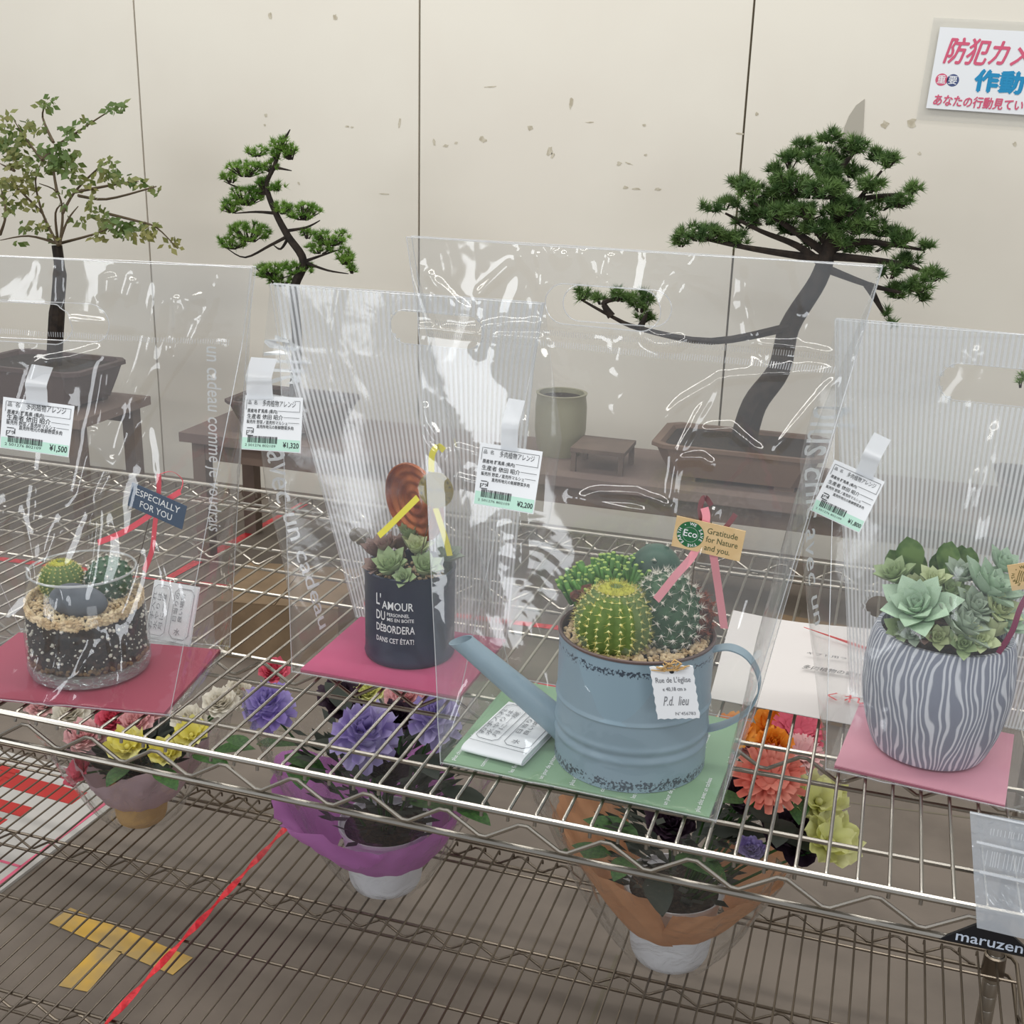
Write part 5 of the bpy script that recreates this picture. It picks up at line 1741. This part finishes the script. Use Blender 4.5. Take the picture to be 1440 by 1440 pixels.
# leafy bonsai at left
random.seed(21)
YL = 2.46
baseL = at(70, 560, YL)
rl = thing('bonsai_tree', 'airy leafy bonsai with thin spreading twigs at the far left', 'plant', (baseL.x, YL, TZ), 'bonsai trees on the display table')
tray(rl, 0.44, 0.30, 0.14, 'potbrown')
o3 = Vector((baseL.x, YL, TZ))
A = lambda px, py, dy=0: at(px, py, YL+dy)-o3
t0 = A(75, 520); t0.z = 0.1
MB().tube(catmull([t0, A(80, 440), A(84, 385), A(80, 345)], 5), [0.026]*6+[0.022]*5+[0.017]*5, 8).build('trunk', 'trunk', rl)
br = MB()
brs = [[(82,345),(60,300),(50,255),(60,225)],[(84,345),(88,300),(80,270),(55,258)],[(82,345),(78,300),(90,285)],[(80,342),(40,332),(0,338)],[(85,342),(130,330),(160,318)],[(60,225),(80,205),(110,185),(140,165),(165,150)],[(60,225),(40,200),(20,170)],[(75,200),(60,165),(65,145)],
  [(110,275),(150,280),(210,265),(220,262)],[(150,300),(190,310),(220,320),(250,350)],[(0,330),(8,300),(0,260)],[(20,240),(0,230)],[(88,300),(105,270),(140,235),(155,225)],[(60,300),(30,270),(10,250)],[(80,270),(75,230),(85,200)],[(105,270),(170,258),(195,255)],[(82,345),(95,310),(110,290)]]
for b in brs: 
    br.tube(catmull([A(px, py, random.uniform(-.06, .06)) for px, py in b], 4), [0.0055*(1-.75*i/(4*(len(b)-1))) for i in range(4*(len(b)-1)+1)], 5)
br.build('branches', 'twig', rl)
lf = MB()
clusters = [(65,145,14,8,16),(160,152,14,8,14),(172,150,8,7,8),(120,172,12,6,8),(95,185,14,8,14),(45,180,18,12,24),(10,170,14,12,18),(15,200,24,18,60),(25,225,20,14,44),(75,215,28,16,64),(85,232,26,12,60),(45,240,20,10,24),(10,260,16,12,30),(30,262,24,12,40),(10,290,16,12,26),(45,285,18,12,16),(100,225,14,10,16),
  (150,235,16,14,26),(160,250,24,9,28),(190,255,12,7,14),(220,265,9,7,8),(125,260,12,8,10),(60,320,14,8,14),(40,318,12,8,10),(90,275,10,14,10),(140,300,16,8,14),(155,318,24,14,44),(190,325,26,11,50),(212,320,12,9,16),(240,345,14,8,10),(110,310,12,6,8),(75,335,10,6,8),(25,340,9,4,4),(100,250,12,8,12),(130,285,10,6,8),(170,215,0,0,0),(140,335,14,6,8)]
for (cx, cy, rx, ry, n) in clusters:
    for i in range(int(n*1.25)):
        a = random.uniform(0, 6.28); q = math.sqrt(random.random())
        p = A(cx+rx*q*math.cos(a), cy+ry*q*math.sin(a), random.uniform(-.06, .06))
        d = Vector((random.uniform(-1, 1), random.uniform(-.7, .7), random.uniform(-.8, .5))).normalized()
        o_ = d.cross(Vector((random.uniform(-.4, .4), -.8, random.uniform(-.2, .8)))).normalized()
        L = random.uniform(.020, .034); w = L*.30
        lf.add([p, p+d*L*.45+o_*w, p+d*L, p+d*L*.45-o_*w], [(0, 1, 2, 3)])
lf.build('foliage', 'leaf', rl, smooth=False, kind='stuff')
# sprig entering at right edge, from a further bonsai
random.seed(5)
bonsai('small pine bonsai at the right edge, seen through the striped bag handle hole', (1500, 610), 2.46, [(1500,610,0),(1495,570,0),(1480,540,0),(1470,500,0)], [[(1480,540,0),(1455,535,0),(1434,532,0)]],
  [(1440,525,7,7,0),(1436,540,7,6,0),(1470,500,24,12,0),(1490,520,20,14,0),(1455,545,8,6,0)], 'pine2', 0.020, 0.08, (0.30, 0.24, 0.09, 'potbrown'), 6, 0.018, 30, 1.0)
# pale vase behind big bag
vz = at(788, 600, 2.50)
vs_ = thing('ceramic_vase', 'pale olive ceramic planter on the table behind the watering can bag', 'vase', (vz.x, 2.50, TZ))
MB().lathe([(0.0001, 0), (0.06, 0), (0.072, 0.03), (0.078, 0.08), (0.078, 0.15), (0.074, 0.18), (0.078, 0.19), (0.068, 0.19), (0.066, 0.15)], 32).build('vase_body', 'potgreen', vs_)
MB().lathe([(0.0001, 0.175), (0.067, 0.175)], 24).build('soil', 'soil', vs_)
bx_ = thing('display_stand', 'dark square wooden stand on the table below the pale planter', 'stand', (vz.x+0.16, 2.40, TZ))
MB().box((0, 0, 0.065), (0.16, 0.16, 0.012)).build('stand_top', 'wood', bx_, smooth=False)
for sx in (-1, 1):
    for sy in (-1, 1): MB().box((sx*0.07, sy*0.07, 0.03), (0.014, 0.014, 0.06)).build('leg', 'wood', bx_, smooth=False)

# ================================================================== flower pots on the lower shelf
def bloom_mesh(kind, R, seed):
    rs = random.Random(seed)
    mb = MB()
    def petal(a, e, L, wd, cup, ruf, z0=0.0, nx=4, ny=4, tipw=.2):
        vs = []
        ca, sa = math.cos(a), math.sin(a)
        ph = rs.uniform(0, 6)
        for i in range(nx+1):
            u = i/nx
            ww = wd*(0.25+math.sin(math.pi*(u*0.72+0.04)))*(1-tipw*u)
            for j in range(ny+1):
                v = -1+2*j/ny
                x = L*u*math.cos(e)-cup*u*u*L*math.sin(e)*0.3
                z = L*u*math.sin(e)+cup*L*(v*v)*0.25+ruf*L*u*math.sin(v*5+ph+u*4)*0.15
                y = ww*v
                vs.append((x*ca-y*sa, x*sa+y*ca, z0+z))
        fs = []
        for i in range(nx):
            for j in range(ny):
                q = i*(ny+1)+j; fs.append((q, q+1, q+ny+2, q+ny+1))
        mb.add(vs, fs)
    if kind == 'rose':
        n = 30
        for i in range(n):
            u = i/n; petal(i*2.4, math.radians(8+76*u), R*(1-0.45*u), R*0.42*(1-.45*u), .6, .7)
        mb.ico((0, 0, R*.3), R*.22)
    elif kind == 'gerbera':
        for ring, (n, L, e) in enumerate(((20, 1.0, 6), (18, .85, 16), (14, .6, 30))):
            for i in range(n): petal(2*math.pi*i/n+ring*.15, math.radians(e+rs.uniform(-5, 5)), R*L, R*0.11, .3, .1, nx=3, ny=2, tipw=.1)
        mb.ico((0, 0, R*.08), R*.24, (1, 1, .5))
    elif kind == 'lily':
        for ring in (0, 1):
            for i in range(5): petal(2*math.pi*i/5+ring*.6, math.radians(22+ring*22), R*(1-.15*ring), R*.42, .8, 1.0, nx=6, ny=6)
        mb.ico((0, 0, R*.2), R*.14)
    elif kind == 'ball':
        mb.ico((0, 0, 0), R*.6)
        for i in range(50):
            petal(i*2.4, math.radians(-30+115*i/50), R*rs.uniform(.85, 1), R*.22, .6, .8, nx=2, ny=2)
    me = bpy.data.meshes.new('flower')
    me.from_pydata([tuple(v) for v in mb.v], [], mb.f)
    me.polygons.foreach_set('use_smooth', [True]*len(me.polygons))
    return me
def wrap_cone(parent, name, mt, r0, r1, z0, z1, corners=4, amp=0.04, seed=1, seg=48, gap=None, off=(0, 0), rotc=0.0, crumple=0.004):
    rs = random.Random(seed); ph = [rs.uniform(0, 6) for _ in range(6)]
    mb = MB(); nz = 14
    for i in range(nz+1):
        u = i/nz
        for k in range(seg+1):
            a = 2*math.pi*k/seg
            if gap: a = gap[0]+(gap[1]-gap[0])*k/seg
            cc = abs(math.cos(corners/2*(a-rotc)))**1.6
            zt = z1+amp*(cc*2-1)
            r = r0+(r1-r0)*(u**0.8)*(0.8+0.35*cc)
            r += crumple*(math.sin(a*9+ph[0]+u*5)+math.sin(a*17+ph[1]-u*9)*.6)*u + crumple*.5*math.sin(a*31+u*14+ph[2])*u
            z = z0+(zt-z0)*u+0.3*crumple*math.sin(a*13+ph[3])
            mb.v.append((r*math.cos(a)+off[0]*u, r*math.sin(a)+off[1]*u, z))
    for i in range(nz):
        for k in range(seg):
            q = i*(seg+1)+k; mb.f.append((q, q+1, q+seg+2, q+seg+1))
    return mb.build(name, mt, parent)
def big_leaf(parent, c, L, ang, el, mt='flgreen'):
    me = LEAFB[mt]
    inst(me, 'leaf', parent, Matrix.Translation(c) @ Matrix.Rotation(ang, 4, 'Z') @ Matrix.Rotation(-el, 4, 'Y') @ Matrix.Diagonal((L, L, L, 1)))
LEAFB = {}
for mt in ('flgreen', 'fldark'):
    vs = []; fs = []
    for i in range(9):
        u = i/8; w = 0.26*math.sin(math.pi*u**.8)**.8+0.004
        for v in (-1, 0, 1): vs.append((u, w*v, 0.10*math.sin(u*2.5)+(0.06 if v else 0)*w*4*.5))
    for i in range(8):
        for k in (0, 1): fs.append((i*3+k, i*3+k+1, i*3+k+4, i*3+k+3))
    me = bpy.data.meshes.new('leaf'); me.from_pydata(vs, [], fs); me.materials.append(M_[mt]); me.polygons.foreach_set('use_smooth', [True]*16); LEAFB[mt] = me

def flowerpot(label, x, y, potr, poth, potmt, flowers, leaves, wraps, cello, seed):
    random.seed(seed)
    ZS = -0.6+0.0015
    root = thing('wrapped_flower_pot', label, 'flowers', (x, y, ZS-0.002), 'wrapped flower pots on the lower shelf')
    MB().lathe([(0.0001, 0.0), (potr*.66, 0.0), (potr*.74, 0.004), (potr*.80, 0.014), (potr*.93, poth*.8), (potr, poth), (potr*1.03, poth), (potr*1.03, poth-.006), (potr*.9, poth-.01)], 40).build('pot', potmt, root)
    MB().lathe([(0.0001, poth-.012), (potr*.92, poth-.012)], 24).build('soil', 'soil', root)
    for w in wraps: wrap_cone(root, *w)
    # flowers with stems
    for (px, py, yy, kind, R, mt, tl_) in flowers:
        p = at(px, py, yy)-Vector((x, y, ZS))
        me = bloom_mesh(kind, R, seed+int(px))
        me.materials.append(M_[mt])
        dcam = Vector((0.15, -0.5, 1)).normalized() if tl_ is None else Vector(tl_).normalized()
        rotq = dcam.to_track_quat('Z', 'Y').to_matrix().to_4x4()
        inst(me, {'rose': 'rose_flower', 'gerbera': 'gerbera_flower', 'lily': 'lily_flower', 'ball': 'carnation_flower'}[kind], root, Matrix.Translation(p) @ rotq)
        MB().tube(catmull([(p.x*.15, p.y*.15, poth-.02), (p.x*.6, p.y*.6, (poth+p.z)/2), p-dcam*R*.1], 4), 0.002, 5).build('stem', 'flgreen', root)
    for (px, py, yy, L, ang, el, mt) in leaves:
        p = at(px, py, yy)-Vector((x, y, ZS))
        big_leaf(root, p, L, math.radians(ang), math.radians(el), mt)
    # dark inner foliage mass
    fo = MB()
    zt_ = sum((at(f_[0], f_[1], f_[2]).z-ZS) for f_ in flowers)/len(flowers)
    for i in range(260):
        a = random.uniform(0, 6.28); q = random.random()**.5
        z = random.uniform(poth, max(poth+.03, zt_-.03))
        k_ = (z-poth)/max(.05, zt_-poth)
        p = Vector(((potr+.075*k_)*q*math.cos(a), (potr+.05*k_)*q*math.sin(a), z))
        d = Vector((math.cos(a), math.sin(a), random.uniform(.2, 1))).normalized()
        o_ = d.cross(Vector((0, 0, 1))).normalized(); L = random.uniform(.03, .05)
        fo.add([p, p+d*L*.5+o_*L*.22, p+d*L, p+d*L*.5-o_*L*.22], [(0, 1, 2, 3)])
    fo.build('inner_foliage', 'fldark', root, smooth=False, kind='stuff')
    if cello: wrap_cone(root, *cello)
    return root
x2, y2 = -0.117, 0.640
flowerpot('wrapped pot of purple carnations in purple tissue on the lower shelf', x2, y2, 0.074, 0.115, 'whitepot',
  [(378, 995, .60, 'ball', .046, 'fl_lilac', None), (515, 1035, .58, 'ball', .058, 'fl_purple', None), (612, 1012, .62, 'ball', .046, 'fl_purple', None), (570, 985, .70, 'rose', .040, 'fl_pink', None), (520, 975, .70, 'rose', .030, 'fl_lime', None), (480, 985, .68, 'rose', .045, 'fl_dark', None), (545, 1085, .60, 'rose', .035, 'fl_dark', None), (560, 1010, .66, 'rose', .035, 'fl_dark', None)],
  [(360, 1045, .60, .07, 20, -5, 'flgreen'), (400, 1060, .58, .08, -10, -10, 'flgreen'), (420, 1070, .58, .08, -60, -5, 'flgreen'), (350, 1050, .60, .06, 160, -5, 'flgreen'), (570, 1125, .56, .08, 20, -15, 'flgreen'), (620, 1110, .58, .08, 0, -10, 'fldark'), (440, 1040, .6, .07, -30, 0, 'fldark'), (640, 1130, .58, .07, -20, -10, 'flgreen'), (600, 1070, .6, .07, 40, 0, 'fldark'), (580, 1060, .58, .08, -40, -5, 'fldark'), (490, 1000, .62, .07, 150, 20, 'fldark'), (640, 1060, .6, .08, 30, 10, 'fldark')],
  [('tissue_wrap', 'tissue_p', 0.079, 0.160, 0.064, 0.168, 4, 0.022, 3, 60, None, (-0.025, -0.01), 3.0, 0.005)],
  ('cellophane', 'cello', 0.066, 0.20, 0.01, 0.30, 4, 0.05, 5, 90, None, (0, 0), 0.4, 0.009), 31)
x3, y3 = 0.360, 0.622
flowerpot('wrapped pot of orange, coral and lime flowers in kraft paper on the lower shelf', x3, y3, 0.074, 0.125, 'whitepot',
  [(1085, 1052, .60, 'ball', .034, 'fl_orange', None), (1082, 1095, .54, 'gerbera', .050, 'fl_coral', (0.1, -0.75, 1)), (1122, 1030, .66, 'gerbera', .040, 'fl_hot', None), (1085, 1025, .68, 'lily', .035, 'fl_orange', None), (1150, 1130, .56, 'lily', .045, 'fl_lime', None), (1165, 1185, .52, 'lily', .045, 'fl_lime', (.3, -.5, .8)), (1055, 1050, .66, 'rose', .032, 'fl_pink', None), (1055, 1195, .52, 'rose', .022, 'fl_purple', None), (1125, 1060, .62, 'gerbera', .034, 'fl_pink', None), (1030, 1030, .62, 'rose', .034, 'fl_orange', None), (1040, 1120, .60, 'rose', .035, 'fl_dark', None), (1115, 1180, .56, 'rose', .05, 'fl_dark', None), (940, 1160, .58, 'rose', .04, 'fl_dark', None)],
  [(1050, 1125, .56, .07, 200, 0, 'flgreen'), (1060, 1130, .56, .07, -60, 0, 'fldark'), (1120, 1110, .56, .06, -80, -20, 'flgreen'), (900, 1180, .56, .09, 170, 0, 'flgreen'), (950, 1200, .54, .09, -30, 0, 'flgreen'), (860, 1200, .56, .08, 190, -10, 'flgreen'), (1000, 1170, .55, .09, 10, 0, 'fldark'), (920, 1230, .53, .08, -70, -10, 'fldark'), (960, 1150, .56, .08, 60, 10, 'fldark'), (890, 1205, .53, .07, -100, 0, 'flgreen'), (1080, 1160, .54, .08, -40, 0, 'fldark'), (1100, 1150, .54, .08, -90, 0, 'fldark')],
  [('kraft_wrap', 'kraftpaper', 0.078, 0.140, 0.070, 0.205, 2, 0.030, 7, 60, (math.radians(-235), math.radians(-78)), (-0.035, 0), 3.4, 0.003), ('kraft_wrap', 'kraftpaper', 0.079, 0.130, 0.075, 0.175, 2, 0.025, 8, 60, (math.radians(-96), math.radians(80)), (0.03, 0), -.3, 0.003)],
  ('cellophane', 'cello', 0.068, 0.22, 0.01, 0.31, 4, 0.05, 6, 90, None, (0, 0), 0.3, 0.009), 37)
x1, y1 = -0.60, 0.665
flowerpot('wrapped pot of pink and yellow flowers in pale tissue on the lower shelf, far left', x1, y1, 0.055, 0.10, 'pot_kraft',
  [(118, 1085, .60, 'lily', .035, 'fl_hot', (-.4, -.6, .6)), (120, 1038, .62, 'rose', .040, 'fl_pink', None), (180, 1052, .58, 'lily', .040, 'fl_yellow', None), (235, 1060, .60, 'lily', .034, 'fl_yellow', None), (270, 1035, .62, 'lily', .034, 'fl_yellow', None), (265, 1015, .66, 'rose', .034, 'fl_white', None), (160, 1012, .66, 'rose', .036, 'fl_hot', None), (190, 1018, .66, 'rose', .034, 'fl_pink', None), (100, 1005, .68, 'rose', .036, 'fl_white', None), (215, 1000, .70, 'rose', .036, 'fl_pink', None), (310, 990, .68, 'rose', .034, 'fl_white', None), (385, 945, .75, 'rose', .030, 'fl_hot', None), (335, 975, .74, 'ball', .030, 'fl_white', None), (60, 995, .7, 'rose', .035, 'fl_pink', None)],
  [(270, 1060, .60, .07, 0, -10, 'flgreen'), (220, 1080, .58, .07, -30, -10, 'flgreen'), (300, 1055, .62, .07, 20, 0, 'flgreen'), (180, 1075, .58, .06, -90, -10, 'flgreen'), (85, 1000, .7, .07, 90, 10, 'flgreen'), (240, 1090, .58, .05, 160, 0, 'fldark')],
  [('tissue_wrap', 'tissue_w', 0.058, 0.112, 0.048, 0.135, 4, 0.022, 13, 60, None, (0.01, 0), 0.6, 0.004)],
  ('cellophane', 'cello', 0.06, 0.17, 0.01, 0.22, 4, 0.04, 16, 90, None, (0, 0), 0.2, 0.008), 43)
